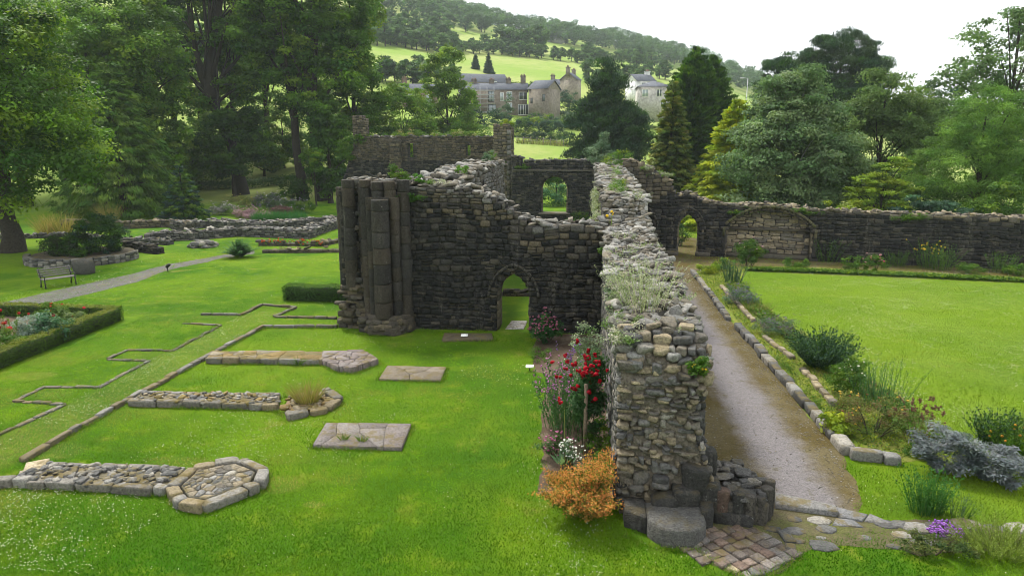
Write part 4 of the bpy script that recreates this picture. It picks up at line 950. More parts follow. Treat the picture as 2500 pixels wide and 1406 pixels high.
tree('ivy_clad_tree', 'dark leafy lower growth between the twin stems and the pier', at(800, 86), [(0, 0, 5, 2.6, 2.6, 4.2), (.4, 0, 9.5, 2.4, 2.4, 2.6)], DKG+MDG[:1], 60, 170, 1., .3, .6, None, .3, 5)
tree('sunlit_maple', 'lighter leaved tree at the right edge of the left grove', at(868, 97), [(0, 0, 23, 4.2, 4, 8), (.8, 0, 12, 3.2, 3, 6), (-1.5, 0, 17, 3.4, 3, 4)], LTG+MDG, 130, 180, 1.3, .33, .6, None, .45, 10)
tree('tall_tree', 'dark tree filling the gap behind the two sycamore stems', at(655, 118), [(0, 0, 27, 7, 6, 8), (2, 0, 15.5, 3.4, 3, 4), (-2, 0, 18, 3, 3, 3)], DKG+MDG, 100, 150, 1.6, .42, .6, None, .5, 10)
tree('tall_tree', 'tree high in the gap above the cedar', at(430, 112), [(0, 0, 29, 6, 4, 8), (-1, 0, 19, 4.4, 3, 6), (3, 0, 12, 2.6, 2.5, 3)], MDG+BLG[:1], 100, 150, 1.5, .4, .6, None, .45, 10)
tree('tall_tree', 'dim tree in the middle of the far left grove', at(150, 112), [(0, 0, 22, 8, 8, 11), (6, 0, 13, 5, 5, 6)], DKG+BLG[:1], 100, 140, 1.9, .45, .6, None, .5, 8)
conifer('young_conifer', 'small young conifer standing right of the cedar sprays', at(432, 72), 5.2, 2.3, MDG+BLG, 14, 9, 45, .32, .25, .2, .9, .2, .12, mat=M_matte, cr=.4)
bush('shrub', 'dark low shrub under the twin stemmed tree', 'shrub', at(712, 88), [(0, 0, 1.6, 2.2, 1.6, 1.7)], DKG, 30, 120, .6, .22)
tree('sapling', 'thin young tree with a bare stem left of the clustered pier', at(764, 82), [(0, 0, 5.4, 1.2, 1.2, 1.5)], MDG, 22, 90, .5, .22, .55, [(0, 0, -.1), (0, 0, 3.5), (0, 0, 5.5)], .09, 6)
for k, (px_, d_, h_, r_, tn, lab) in enumerate(((470, 106, 7.5, 4.0, LTG+MDG, 'sunlit bushy tree low in the gap right of the cedar'), (520, 112, 11, 4.2, LTG, 'bright young tree before the field left of the leaning sycamore'), (640, 109, 6.5, 3.4, LTG+MDG, 'sunlit low tree between the sycamore and the twin stemmed tree'), (690, 112, 10, 3.8, MDG+LTG, 'mid height leafy tree behind the twin stemmed tree'), (835, 106, 9, 3.4, MDG+LTG, 'leafy tree just left of the high back wall end'), (395, 100, 9, 4.4, MDG+DKG, 'shaded bushy tree behind the young conifer'), (600, 122, 17, 4.4, MDG+LTG, 'tall pale tree on the slope between the sycamore stems'), (490, 124, 20, 5, MDG+LTG[:1], 'tall loose tree on the slope behind the gap'), (760, 124, 19, 5, MDG+LTG[:1], 'tall loose tree on the slope behind the twin stems'))):  # lighter leaf palettes put the sunlit look into the colour
    tree('understorey_tree', lab, at(px_, d_), [(0, 0, h_*.55, r_, r_*.8, h_*.42), (r_*.5, 0, h_*.3, r_*.6, r_*.6, h_*.25)], tn, 46, 120, 1.1, .3, .6, None, .2, 8, .5)
# hedge band at the far edge of the lawn
t = thing('boundary_hedge', 'low dark hedge along the foot of the bright field behind the left trees', 'hedge', at(620, 103)); b = Geo()
px = np.linspace(440, 860, 110); C = np.array([at(p, 103+R.normal(0, .3)) for p in px])+np.array([0, 0, .6]); leaves(b, C, np.array([.9, .8, .75]), 70, .22, .6, DKG, .2); b.build('foliage', M_leaf, t)
t = thing('stone_bench', 'thin pale plank bench half hidden beyond the flower mound', 'bench', at(655, 84)); b = Geo(); p = at(655, 84)
box(b, p[0]-1, p[0]+1, p[1], p[1]+.4, .42, .5, (.2, .2, .18)); b.build('seat', M_wood, t)
for s in (-.8, .75): b = Geo(); box(b, p[0]+s, p[0]+s+.08, p[1]+.03, p[1]+.37, 0, .42, (.15, .15, .14)); b.build('leg', M_wood, t)

# ------------------------------------------------------------------ trees behind the ruins
tree('open_tree', 'open crowned tree with a visible fan of branches behind the high back wall', at(978, 95), [(0, 0, 9.2, 4.6, 4, 4.0), (-2.5, 0, 6, 2.6, 3, 3), (2.8, 0, 5.6, 2.8, 2.4, 3.4)], MDG+LTG, 120, 120, 1.1, .29, .6, [(0, 0, -.3), (.2, 0, 3), (.4, 0, 6.5)], .32, 32, .6)
tree('open_tree', 'upright tree rising beside the terrace of stone houses', at(1092, 104), [(-.2, 0, 13.2, 3.2, 2.6, 3.4), (-2, 0, 9, 3.0, 2, 2.6), (1.8, 0, 9.6, 2.4, 2, 2.6), (1.6, 0, 3.6, 4.4, 2.6, 3.0), (-2.4, 0, 4.4, 3, 2, 3)], MDG+LTG, 130, 120, 1.0, .27, .6, [(.8, 0, -.3), (.2, 0, 5), (-.3, 0, 13)], .3, 24, .5)
bush('shrub', 'broad leafy shrub on the slope left of the tall broken pier', 'shrub', at(1065, 98), [(0, 0, 2.0, 4.5, 2, 2.0), (4.5, 0, 1.8, 2.4, 1.6, 1.8)], MDG+LTG[:1], 60, 100, .8, .26)
bush('shrub', 'bluish green shrubs below the scaffolded house', 'shrub', at(1200, 132), [(0, 0, 1.6, 3.6, 2, 1.9), (-4, 0, 1.8, 2.6, 1.6, 1.9)], BLG, 55, 90, .8, .28)
bush('shrub', 'tall pale willow shrub in front of the terrace windows', 'shrub', at(1235, 135), [(0, 0, 3.2, 1.4, 1.2, 3.2)], SLV, 30, 80, .7, .26)
bush('shrub', 'dark bush to the right of the tall broken pier', 'shrub', at(1275, 128), [(0, 0, 1.4, 2.8, 1.6, 1.5)], BLG+MDG, 34, 90, .7, .26)
bush('shrub', 'yellow flowering shrub on the slope behind the tall broken pier', 'shrub', at(1300, 134), [(0, 0, 1.3, 1.6, 1.2, 1.4)], YLG+LTG, 20, 80, .6, .24)
bush('shrub', 'dark hedge clump left of the black pine', 'shrub', at(1345, 132), [(0, 0, 1.1, 3.4, 1.2, 1.2)], BLG, 36, 90, .7, .24)
bush('shrub', 'grey-green scrub on the garden bank below the brick gable', 'shrub', at(1385, 140), [(0, 0, 1.4, 3.4, 1.4, 1.5), (-5, 0, 1.2, 3, 1.3, 1.2)], SLV+LTG[:1], 46, 90, .8, .27)
bush('shrub', 'small rounded grey-green tree standing alone in the sloping field', 'shrub', at(1352, 92), [(0, 0, 1.9, 1.7, 1.5, 1.6), (-1.9, 0, 1.6, .6, .6, .9)], BLG+SLV[:1], 34, 110, .6, .2)
bush('shrub', 'mixed green garden shrubs below the right end of the terrace', 'shrub', at(1320, 138), [(0, 0, 1.3, 3.2, 1.3, 1.4), (4.5, 0, 1.0, 2.4, 1.2, 1.1), (-4, 0, 1, 2, 1.2, 1.2)], MDG+BLG+YLG[2:], 60, 80, .7, .26)
bush('shrub', 'dark leafy bank of shrubs between the open crowned trees and the back wall', 'shrub', at(1120, 112), [(0, 0, 1.6, 4.5, 1.5, 1.7), (5, 0, 1.2, 3, 1.3, 1.4)], MDG+DKG, 60, 90, .8, .26)
bush('shrub', 'long hedge bank along the top of the near field', 'shrub', at(1330, 125), [(0, 0, .6, 5.5, .8, .8)], DKG+BLG, 50, 80, .6, .24)
tree('open_tree', 'leafy tree overlapping the scaffolded end of the stone terrace', at(1143, 126), [(0, 0, 4.6, 2.0, 1.6, 2.6), (-1, 0, 2.2, 2, 1.4, 1.6)], MDG+LTG, 34, 100, .8, .27, .6, None, .16, 10, .5)
def pine(loc, label, lobes, K, n, tr=.4):
    return tree('pine_tree', label, loc, lobes, PIN+DKG[:1], K, n, 1.15, .42, .2, None, tr, 14, .5, .8, -.3, mat=M_matte, flat=.55, dirout=.35, cv=.3)
pine(at(1482, 88), 'broad black-green pine standing centre right behind the window wall', [(0, 0, 12.6, 2.2, 2.2, 4.0), (-1, 0, 8.2, 4.4, 4, 3.6), (1.4, 0, 7.6, 4.4, 4, 3.8), (0, 0, 4.4, 5, 4, 2.6), (-.3, 0, 10, 3.2, 3, 3)], 260, 240, .4)
conifer('golden_conifer', 'conical golden-tipped conifer in front of the dark cypress', at(1638, 64), 12.4, 2.7, GLD, 34, 12, 52, .34, .35, .28, .72, .2, .2, cr=.42, cv=.28)
cy = lambda f: min(1, 2.6*(1-f)**.85)*(.8+.2*math.sin(f*9))
conifer('cypress_tree', 'tall dark green cypress with a ragged two pointed top', at(1688, 76), 16.6, 3.2, DKG+MDG[:2], 38, 12, 60, .42, .3, .1, 1, .2, .3, .25, cr=.55, prof=cy)
conifer('cypress_tree', 'dark cypress joined behind the two pointed one on its right', at(1730, 78), 16.0, 2.8, DKG+MDG[:1], 34, 10, 60, .42, .3, .1, 1, .2, .3, .25, cr=.55, prof=cy)
conifer('yellow_cypress', 'bright yellow-green cypress leaning out from behind the silver round tree', at(1800, 61), 10.6, 4.8, [(.27, .34, .018), (.33, .37, .02), (.20, .28, .018)], 30, 14, 60, .34, .4, .16, .75, .1, .22, cr=.5, cv=.25)
tree('silver_birch', 'large rounded silver-green birch behind the blind arch', at(1930, 56), [(0, 0, 5.6, 4.9, 4.6, 5.0), (-.3, 0, 9.6, 2.7, 2.6, 2.9), (2.5, 0, 4, 3.2, 3, 3.6)], [(.090, .15, .078), (.12, .18, .095), (.065, .12, .055)], 250, 260, 1.05, .2, .6, None, .3, 14, .5, .4, .3, bark=(.3, .29, .27), cv=.18)
pine(at(1888, 100), 'small black pine tip left of the broad dark pine crown', [(0, 0, 13.6, 2.6, 2.4, 3.6), (0, 0, 9, 3, 3, 4)], 100, 190)
pine(at(2035, 105), 'broad domed dark pine rising above the silver birch', [(0, 0, 15.2, 5.4, 5, 5.2), (3.5, 0, 13.5, 3.5, 3, 4.2), (-3.8, 0, 14, 3, 2.6, 4), (0, 0, 10, 5.5, 5, 5)], 300, 220)
tree('grey_willow', 'olive grey willow between the birch and the feathery tree', at(2150, 64), [(0, 0, 6.4, 4.6, 4, 4.8), (-.5, 0, 10.2, 2.3, 2.3, 2.6), (2.6, 0, 8, 2.4, 2.4, 3)], [(.06, .105, .035), (.08, .13, .042), (.05, .09, .03)], 130, 200, 1.0, .22, .45, None, .3, 14, .5, .4, .3)
tree('poplar_tree', 'tall loose poplar with sky showing through it at the right edge', at(2450, 72), [(0, 0, 14, 4.8, 4, 4.2), (-3.5, 0, 11, 3, 3, 3), (3, 0, 17, 3.4, 3, 3.4), (2, 0, 8, 5, 4, 4)], [(.06, .11, .045), (.08, .14, .055), (.05, .095, .04)], 130, 105, 1.05, .24, .6, None, .35, 22, .5)
tree('poplar_tree', 'thin far treetops in the dip of the skyline left of the poplar', at(2255, 96), [(0, 0, 9, 5.5, 4, 5), (4, 0, 8, 4, 4, 4)], BLG+LTG[:1], 70, 120, 1.3, .32, .6, None, .35, 12)
tree('feathery_tree', 'soft feathery bright green tree at the far right', at(2400, 57), [(0, 0, 8.2, 2.4, 2.4, 2.8), (-.6, 0, 5.4, 4.2, 3.6, 2.8), (2, 0, 6.2, 2.6, 2.4, 3)], [(.07, .15, .025), (.09, .175, .03), (.055, .125, .025)], 130, 260, .9, .2, .22, None, .25, 14, .5, .5, .25)
tree('maple_tree', 'yellow-green layered maple growing just behind the cloister wall', at(2165, 52), [(0, 0, 3.2, 2.4, 2, 1.8), (.4, 0, 5, 1.2, 1.2, 1.4), (-1.4, 0, 4.4, .9, .9, .6)], [(.12, .19, .02), (.15, .21, .022), (.09, .16, .018)], 70, 100, .55, .17, .5, None, .1, 20, .5, 1.0, flat=.3)
bush('shrub', 'pale yellow-green shrub peeping over the cloister wall', 'shrub', at(2085, 49.5), [(0, 0, 2.9, 1.6, 1, .7), (-.3, 0, 1.6, 1.4, 1, 1.2)], YLG+[(.24, .28, .08)], 40, 110, .4, .16)
bush('sumac_shrub', 'blue-green spreading sumac above the cloister wall top', 'shrub', at(2270, 49.5), [(0, 0, 3.3, 2.4, 1.2, .7), (1.4, 0, 2.9, 1.8, 1, .6), (0, 0, 1.6, 2, 1, 1.2)], BLG+[(.05, .11, .06)], 60, 110, .5, .24, .3, droop=.2, flat=.35)
bush('shrub', 'leafy green shrub over the right hand end of the cloister wall', 'shrub', at(2480, 52), [(0, 0, 3.3, 2.2, 1.2, 1.7), (-1.4, 0, 2.4, 1, 1, 1.3)], MDG+LTG, 50, 120, .5, .18)
bush('shrub', 'dark evergreen mass filling the shade under the feathery tree', 'shrub', at(2350, 66), [(0, 0, 2.6, 8, 2, 2.6)], DKG+MDG[:1], 70, 120, .9, .26)
bush('shrub', 'dark undergrowth behind the maple', 'shrub', at(2120, 70), [(0, 0, 2.4, 7, 2, 2.6)], DKG+BLG, 60, 120, .9, .26)
bush('shrub', 'shaded shrub seen through the cloister doorway', 'shrub', at(1668, 49.5), [(0, 0, .8, .6, .5, .9)], BLG+DKG, 16, 100, .3, .1, flowers=(20, .05, [(.4, .2, .28)], 0))
bush('shrub', 'dense dark thicket behind the cloister doorway', 'shrub', at(1705, 66), [(0, 0, 2.2, 3.5, 1.5, 2.6)], DKG, 40, 120, .8, .24)
bush('shrub', 'bright blue-green shrub seen through the tall arched window', 'shrub', at(1352, 79), [(0, 0, 1.2, 2.6, 1.2, 1.2)], [(.05, .15, .05), (.04, .12, .05)], 34, 120, .6, .18)
tree('thicket_tree', 'dark leafy tree seen in the head of the tall arched window', at(1358, 83), [(0, 0, 3.6, 3.2, 2, 1.4)], DKG+MDG, 40, 130, .7, .22, .55, None, .15, 6)

# ------------------------------------------------------------------ the hillside
def crowd_mesh(variant, K=34, n=60):
    r = 4.2
    return [(0, 0, 5.4, r, r, 3.8), (1.5*variant-1.5, 1, 7.2, 2.6, 2.6, 2.6)]
HT = [(.036, .085, .030), (.050, .108, .034), (.062, .125, .038), (.030, .070, .028)]
KM = 1.0
protos = [tree('hill_tree', 'rounded tree in the hedgerows across the far hillside', (0, 0, 0), crowd_mesh(v), HT, 40, 75, 1.35, .62, .7, None, .3, 5, .4, .5, group='hedgerow trees on the far hillside') for v in range(3)]
first = [True]*3
def hill_tree(px, d, s, sz=1.):
    x, y = AZ(px, d); v = R.integers(3); loc = (x, y, gz(x, y)-.4*s)
    if first[v]:
        first[v] = False; o = protos[v]; o.location = loc; o.rotation_euler = (0, 0, R.uniform(0, 6)); o.scale = (s, s, s*sz)
    else: dup(protos[v], loc, R.uniform(0, 6.28), (s, s, s*sz))
def line(pts, m, s0, s1, jd=6):
    pts = np.array(pts, float); u = np.linspace(0, 1, len(pts))
    for t in np.linspace(0, 1, m)+R.normal(0, .3/m, m): hill_tree(np.interp(t, u, pts[:, 0])+R.normal(0, 3), np.interp(t, u, pts[:, 1])+R.normal(0, jd), R.uniform(s0, s1), R.uniform(.85, 1.15))
_dd = np.arange(84, 640, 1.5)
def dist_at(px, py):                  # distance at which the slope is seen at a photo row
    th = bearing(px); z = terr(np.sin(th)*_dd, np.cos(th)*_dd); yy = 353-(z-CAMH)/_dd*1703
    i = np.where(yy <= py)[0]; return _dd[i[0]] if len(i) else 560.
def hedgerow(pts, m, s0, s1, jd=5):
    pts = np.array(pts, float); u = np.linspace(0, 1, len(pts))
    for t in np.clip(np.linspace(0, 1, m)+R.normal(0, .3/m, m), 0, 1): px = np.interp(t, u, pts[:, 0]); hill_tree(px+R.normal(0, 2), dist_at(px, np.interp(t, u, pts[:, 1]))+R.normal(0, jd), R.uniform(s0, s1), R.uniform(.85, 1.15))
hedgerow([(905, 122), (1000, 132), (1105, 142)], 15, .75, 1.0)
hedgerow([(960, 118), (1085, 122)], 7, 1.1, 1.4)
hedgerow([(1105, 140), (1200, 142), (1290, 150), (1420, 166)], 26, .5, .72, 3)
hedgerow([(1235, 140), (1315, 145)], 5, 1.1, 1.35)
hedgerow([(1420, 160), (1460, 166), (1510, 170)], 7, .55, .85)
hedgerow([(1340, 118), (1420, 126), (1500, 136), (1560, 150)], 13, .6, .9)
hedgerow([(1530, 172), (1560, 178), (1610, 172), (1660, 165)], 12, .7, 1.1)
hedgerow([(1545, 205), (1620, 205), (1780, 215), (1850, 222)], 13, .5, .85)
hedgerow([(1760, 190), (1830, 195), (1890, 205)], 8, .8, 1.2)
hedgerow([(905, 90), (990, 84), (1100, 92), (1200, 96), (1300, 104)], 16, .7, 1.1)
hedgerow([(905, 212), (1010, 214), (1110, 214)], 11, .5, .75, 2)
hedgerow([(1430, 215), (1530, 225)], 6, .5, .8)
hedgerow([(640, 190), (760, 170), (880, 150)], 10, .7, 1.1)
hedgerow([(350, 200), (500, 190), (640, 190)], 10, .8, 1.2)
def hill_wood(label, pts, m, name='woodland'):
    b = Geo(); C = []; T = []
    pts = np.array(pts, float)
    for _ in range(m):
        i = R.integers(len(pts)); px, d0, dd, pw = pts[i]; x, y = AZ(px+R.uniform(-pw, pw), d0+R.uniform(0, dd)); s = R.uniform(.8, 1.5); z = gz(x, y)
        for _k in range(9):
            v = norm(R.normal(0, 1, 3)); v[2] = abs(v[2]); C.append((x+v[0]*4*s, y+v[1]*4*s, z+4.5*s+v[2]*4.2*s)); T.append(s*2.1)
    rr = np.array(T)
    leaves(b, C, np.stack([rr, rr, rr*.7], -1), 34, 1.15, .7, HT, .3, .18, .5); o = kind(b.build(name, M_leaf), 'stuff')
    return tag(o, label, 'woodland')
hill_wood('far wood along the skyline of the hill, fading into haze', [(930, 375, 190, 60), (1040, 380, 185, 60), (1150, 395, 170, 60), (1260, 415, 150, 60), (1370, 420, 145, 60), (1480, 435, 135, 60), (1590, 430, 140, 60), (1700, 420, 140, 60), (1820, 400, 140, 60), (1930, 390, 140, 60)], 460)
hill_wood('dim wood high on the slope behind the left grove', [(-200, 280, 160, 150), (100, 300, 160, 150), (350, 330, 160, 120), (560, 380, 160, 120), (760, 420, 150, 120)], 170)
hill_wood('low wood on the far right behind the garden trees', [(2050, 300, 200, 90), (2200, 280, 200, 90), (2380, 260, 200, 120), (2600, 240, 200, 160)], 90)
for k, (px, d, h) in enumerate(((1163, dist_at(1163, 178), 4.4), (1194, dist_at(1194, 188), 5.6))):
    conifer('spruce_tree', ('shorter left' if k == 0 else 'taller right')+' of two lone spruces in the pale field above the houses', at(px, d), h, h*.26, BLG, 12, 8, 30, .6, .4, .25, .9, .3, .2, cr=.6)
t = thing('trimmed_hedge', 'clipped dark garden hedge above the terrace roofs', 'hedge', at(1290, 196)); b = Geo()
C = np.array([at(p, 196) for p in np.linspace(1248, 1330, 34)])+np.array([0, 0, 1.]); leaves(b, C, np.array([.9, .8, 1.3]), 60, .4, .6, DKG, .15); b.build('foliage', M_leaf, t)
for k, (px, d, s) in enumerate(((1328, 190, 1.7), (1300, 198, 1.3), (1345, 186, 1.1))):
    bush('shrub', ('round grey-leaved bush left of the far end house', 'small ball of foliage over the clipped garden hedge', 'pale garden bush touching the far end house')[k], 'shrub', at(px, d), [(0, 0, s, s*1.1, s, s)], (BLG, MDG, LTG)[k], 14, 60, s*.5, .35, stems=0)
bush('shrub', 'garden tree in front of the far end house', 'shrub', at(1385, 165), [(0, 0, 2.4, 2.6, 2, 2.4)], BLG+SLV[:1], 34, 80, .8, .3)
t = thing('garden_hedge', 'dark hedge band to the right of the brick gable', 'hedge', at(1375, 152)); b = Geo()
C = np.array([at(p, 152) for p in np.linspace(1348, 1400, 20)])+np.array([0, 0, .9]); leaves(b, C, np.array([.8, .8, 1.0]), 70, .3, .6, BLG, .15); b.build('foliage', M_leaf, t)
# wire fence on the near edge of the slope
t = thing('field_fence', 'wire fence on thin posts along the top of the near field', 'fence', at(1320, 120)); 
P = [np.array(at(p, 121-abs(p-1320)*.01)) for p in np.linspace(1262, 1392, 9)]
for p in P: b = Geo(); box(b, p[0]-.06, p[0]+.06, p[1]-.06, p[1]+.06, p[2]-.2, p[2]+1.2, (.2, .18, .15)); b.build('post', M_wood, t)
for h in (.5, .95): b = Geo(); tube(b, [p+np.array([0, 0, h]) for p in P], .02, (.1, .1, .1), 4); b.build('wire', M_iron, t)
b = Geo(); ba = []; 
for px in np.linspace(1262, 1392, 400): ba.append(at(px, 121+R.uniform(-1, 1.5)))
ba = np.array(ba); blades(b, ba, R.normal(0, .25, ba.shape)+np.array([0, 0, 1]), R.uniform(.4, 1.1, 400), .12, tv(400, [(.2, .18, .07), (.12, .16, .03)]), .3)
kind(b.build('rough_grass', M_leaf), 'stuff'); 
# ------------------------------------------------------------------ houses
WST = np.array([(.215, .18, .14), (.25, .215, .17), (.18, .15, .115)]); SLATE = (.12, .127, .145)
def wallmat():
    m, n, o = newmat('coursed_house_stone'); p = pos(n); br = N(n, 'TexBrick', i_Scale=1.0); br.inputs['Mortar Size'].default_value = .02
    br.inputs['Brick Width'].default_value = .6; br.inputs['Row Height'].default_value = .28
    c0 = N(n, 'TexCoord'); n.links.new(c0.outputs['UV'], br.inputs[0])
    f = noise(n, p, 2.2, 6, .75); vc = N(n, 'CombineColor'); v = ramp(n, f, .3, .7, .6, 1.3); [n.links.new(v, vc.inputs[i]) for i in range(3)]
    bs = N(n, 'BsdfPrincipled', i_Roughness=.9); n.links.new(mixc(n, 1., tintout(n), vc.outputs[0], 'MULTIPLY'), bs.inputs['Base Color']); n.links.new(bs.outputs[0], o.inputs[0]); return m
M_house = wallmat(); M_slate = plain_mat('slate', .95, .1, .3, 3, .3)
def house(name, label, px, d, width, depth, eave, ridge, base, tint, rot=0., wins=(), chim=(), z=None, hip=False, cat='house'):
    x, y = AZ(px, d); z0 = elev(base, d) if z is None else z; a = -bearing(px)+rot; t = thing(name, label, cat, (x, y, z0)); org = (x, y)
    hw = width/2; b = Geo(); box(b, -hw, hw, 0, depth, -2.5, eave, tint, a, org)
    for s in (-1, 1):
        if not hip: b.add(to_world([(s*(hw-.002), 0, eave), (s*(hw-.002), depth, eave), (s*(hw-.002), depth/2, ridge)], org, a), np.array([[0, 1, 2]]), tint)
    b.V = [v+np.array([0, 0, z0]) for v in b.V]; b.build('wall', M_house, t)
    b = Geo(); o = .25; i = depth/2*.9 if hip else -o
    for yy, s in ((-o, 1), (depth+o, -1)):
        q = [(-hw-o, yy, eave-.05), (hw+o, yy, eave-.05), (hw-i if hip else hw+o, depth/2, ridge), (-hw+i if hip else -hw-o, depth/2, ridge)]
        q2 = [(a_, b_, c_+.14) for a_, b_, c_ in q]
        b.add(to_world(q+q2, org, a), np.array([(0, 1, 2, 3), (4, 5, 6, 7), (0, 1, 5, 4), (1, 2, 6, 5), (3, 0, 4, 7)]), SLATE)
    if hip:
        for s in (-1, 1): b.add(to_world([(s*(hw+o), -o, eave), (s*(hw+o), depth+o, eave), (s*(hw-i), depth/2, ridge+.13)], org, a), np.array([[0, 1, 2]]), SLATE)
    b.V = [v+np.array([0, 0, z0]) for v in b.V]; rf = b.build('roof', M_slate, t)
    for cx, ch in chim:
        b = Geo(); box(b, cx-.55, cx+.55, depth/2-.4, depth/2+.4, ridge-.8, ridge+ch, np.array(tint)*.8, a, org); box(b, cx-.65, cx+.65, depth/2-.5, depth/2+.5, ridge+ch, ridge+ch+.15, np.array(tint)*.7, a, org)
        for k in (-.3, 0, .3): box(b, cx+k-.1, cx+k+.1, depth/2-.1, depth/2+.1, ridge+ch+.15, ridge+ch+.55, (.22, .14, .1), a, org)
        b.V = [v+np.array([0, 0, z0]) for v in b.V]; b.build('chimney', M_house, t)
    for wx, wz, ww, wh, kd in wins:
        b = Geo(); f = .09; fc = (.72, .72, .7) if kd != 'd' else (.05, .05, .05)
        for q in ((wx-f, wx+ww+f, wz-f, wz), (wx-f, wx+ww+f, wz+wh, wz+wh+f), (wx-f, wx, wz, wz+wh), (wx+ww, wx+ww+f, wz, wz+wh)): box(b, q[0], q[1], -.05, .04, q[2], q[3], fc, a, org)
        for k in range(1, 2 if kd != 'f' else 4): box(b, wx+ww*k/(2 if kd != 'f' else 4)-.04, wx+ww*k/(2 if kd != 'f' else 4)+.04, -.045, .03, wz, wz+wh, fc, a, org)
        b.V = [v+np.array([0, 0, z0]) for v in b.V]; wo_ = b.build('window', M_plain, t)
        b = Geo(); box(b, wx, wx+ww, -.02, .02, wz, wz+wh, (.30, .34, .36) if kd in 'bd' else (.05, .06, .065), a, org); b.V = [v+np.array([0, 0, z0]) for v in b.V]; b.build('pane', M_glass, wo_)
    return t
TW = [(-6.2, 3.2, 1.3, .9, 'w'), (-6.6, 0.9, .7, .8, 'w'), (-.9, 2.6, 1.1, 2.0, 'd'), (-.9, -.2, 1.5, 2.1, 'd'), (1.6, 2.8, .6, 1.5, 'b'), (3.0, 2.7, 1., 1.8, 'b'), (3.0, .4, 1., 1.8, 'b'), (5.6, 3.0, 1.6, 1.4, 'w'), (5.4, -.1, 2.1, 2.0, 'f')]
terr_ = house('terraced_house', 'long slate roofed stone terrace with scaffolding on its left half', 1204, 150, 14.5, 8, 5.0, 6.5, 281, WST[0]*.8, -.04, TW, ((-4.2, .7), (-.4, .7), (3.2, .9), (6.4, 1.5)))
house('stone_house', 'tall stone house with brick side wall at the right end of the terrace', 1312, 147, 4.4, 6, 5.4, 7.2, 285, WST[1]*.72, -.5, ((-1.6, 2.6, .3, .9, 'd'), (1.2, 3., .4, 1.2, 'd')))
house('stone_house', 'stone house with a broad slate roof and dormer behind the terrace chimneys', 1188, 178, 11, 8, 2.6, 4.9, 233, WST[1], .2, ((1.5, 1.8, 1.2, 1., 'w'),), ())
house('stone_house', 'small stone house half hidden right of the brick gable', 1380, 190, 6.6, 6, 3.8, 5.3, 247, WST[1]*.95, .15, ((-2.6, 2.1, .8, 1.2, 'w'), (-.2, 2.1, .8, 1.2, 'w'), (-2.6, .2, .9, 1.6, 'w')), ((-3.2, 1.), (2.6, .6)))
house('stone_house', 'gabled house with two chimney stacks close left of the black pine', 1410, 186, 3.4, 4.5, 3.4, 5.2, 234, WST[1]*.9, 1.2, (), ((-2, 1.2), (2, .9)))
house('rendered_house', 'grey rendered house with hipped slate roof between pine and golden conifer', 1592, 150, 6.6, 7, 4.4, 5.7, 270, (.38, .36, .33), .1, ((-2.4, 2.5, 1.1, 1.3, 'b'), (.6, 2.5, .9, 1.3, 'w'), (1.6, .6, .6, 1., 'd')), (), None, True)
house('white_house', 'small white gabled house behind the grey rendered one', 1572, 172, 4.8, 6, 2.9, 4.6, 236, (.66, .66, .66), .5, ((-1, 1.2, 1, 1.2, 'd'),), ((1.8, .7),))
house('stone_house', 'brown stone house glimpsed through the open crowned tree', 1030, 150, 7.4, 7, 4.6, 6.2, 281, (.21, .15, .1), .1, ((-2.5, 2.4, 1., 1.5, 'b'), (1.2, 2.4, 1., 1.5, 'b')), ((-3, 1.),))
house('farmhouse', 'distant pale farmhouse high on the wooded hill', 1350, dist_at(1350, 118), 11, 8, 3.0, 5.4, 116, (.42, .40, .36), .3, ((-3, 1, 1, 1.2, 'w'), (1, 1, 1, 1.2, 'w')), ((3, .8),), None, cat='farmhouse')
house('farm_shed', 'low pale farm shed beside the hill farmhouse', 1372, dist_at(1372, 119), 5, 5, 2.0, 3.2, 117, (.40, .38, .34), .3, (), (), cat='shed')
# scaffolding on the terrace
x, y = AZ(1168, 147.6); sc = thing('scaffolding', 'grey pole scaffolding standing against the left half of the terrace', 'scaffold', (x, y, elev(283, 148)))
z0 = elev(283, 148); a = -bearing(1168)-.04; sp = Geo(); bd = Geo()
for i in range(6):
    for yy in (-.6, .5):
        p = to_world([(-3.9+i*1.45, yy, 0)], (x, y), a)[0]; tube(sp, [(p[0], p[1], z0-1.5), (p[0], p[1], z0+5.6)], .05, (.3, .3, .3), 5)
for h in (.6, 1.5, 2.3, 3.2, 4.0, 4.9):
    for yy in (-.6, .5): tube(sp, to_world([(-4.1, yy, z0+h), (3.6, yy, z0+h)], (x, y), a), .045, (.3, .3, .3), 5)
sp.build('poles', M_iron, sc)
for h in (.5, 2.3, 4.2): box(bd, -4.1, 3.6, -.5, .4, z0+h-.12, z0+h-.05, (.4, .38, .33), a, (x, y))
bd.build('boards', M_wood, sc)
p = at(1815, 110); t = thing('street_lamp', 'slim grey street lamp rising among the far trees on the right', 'street lamp', p); b = Geo()
zt = elev(206, 110); tube(b, [(p[0], p[1], p[2]-.2), (p[0], p[1], p[2]+1.2), (p[0], p[1], zt)], [.1, .07, .05], (.42, .43, .44), 8); tube(b, [(p[0], p[1], zt-.02), (p[0]-.7, p[1], zt+.05)], .04, (.42, .43, .44), 6); b.build('pole', M_iron, t)
b = Geo(); blocks(b, corners([(p[0]-.85, p[1], zt+.04)], [(.6, .25, .14)]), (.45, .46, .47), 4, 3); b.build('lamp_head', M_iron, t)
# ------------------------------------------------------------------ beds, borders and wall-top plants
def onw(u, f): return None
PINK = [(.42, .16, .38), (.5, .22, .45), (.36, .12, .34)]; RED = [(.36, .008, .016), (.22, .005, .010), (.44, .014, .03)]
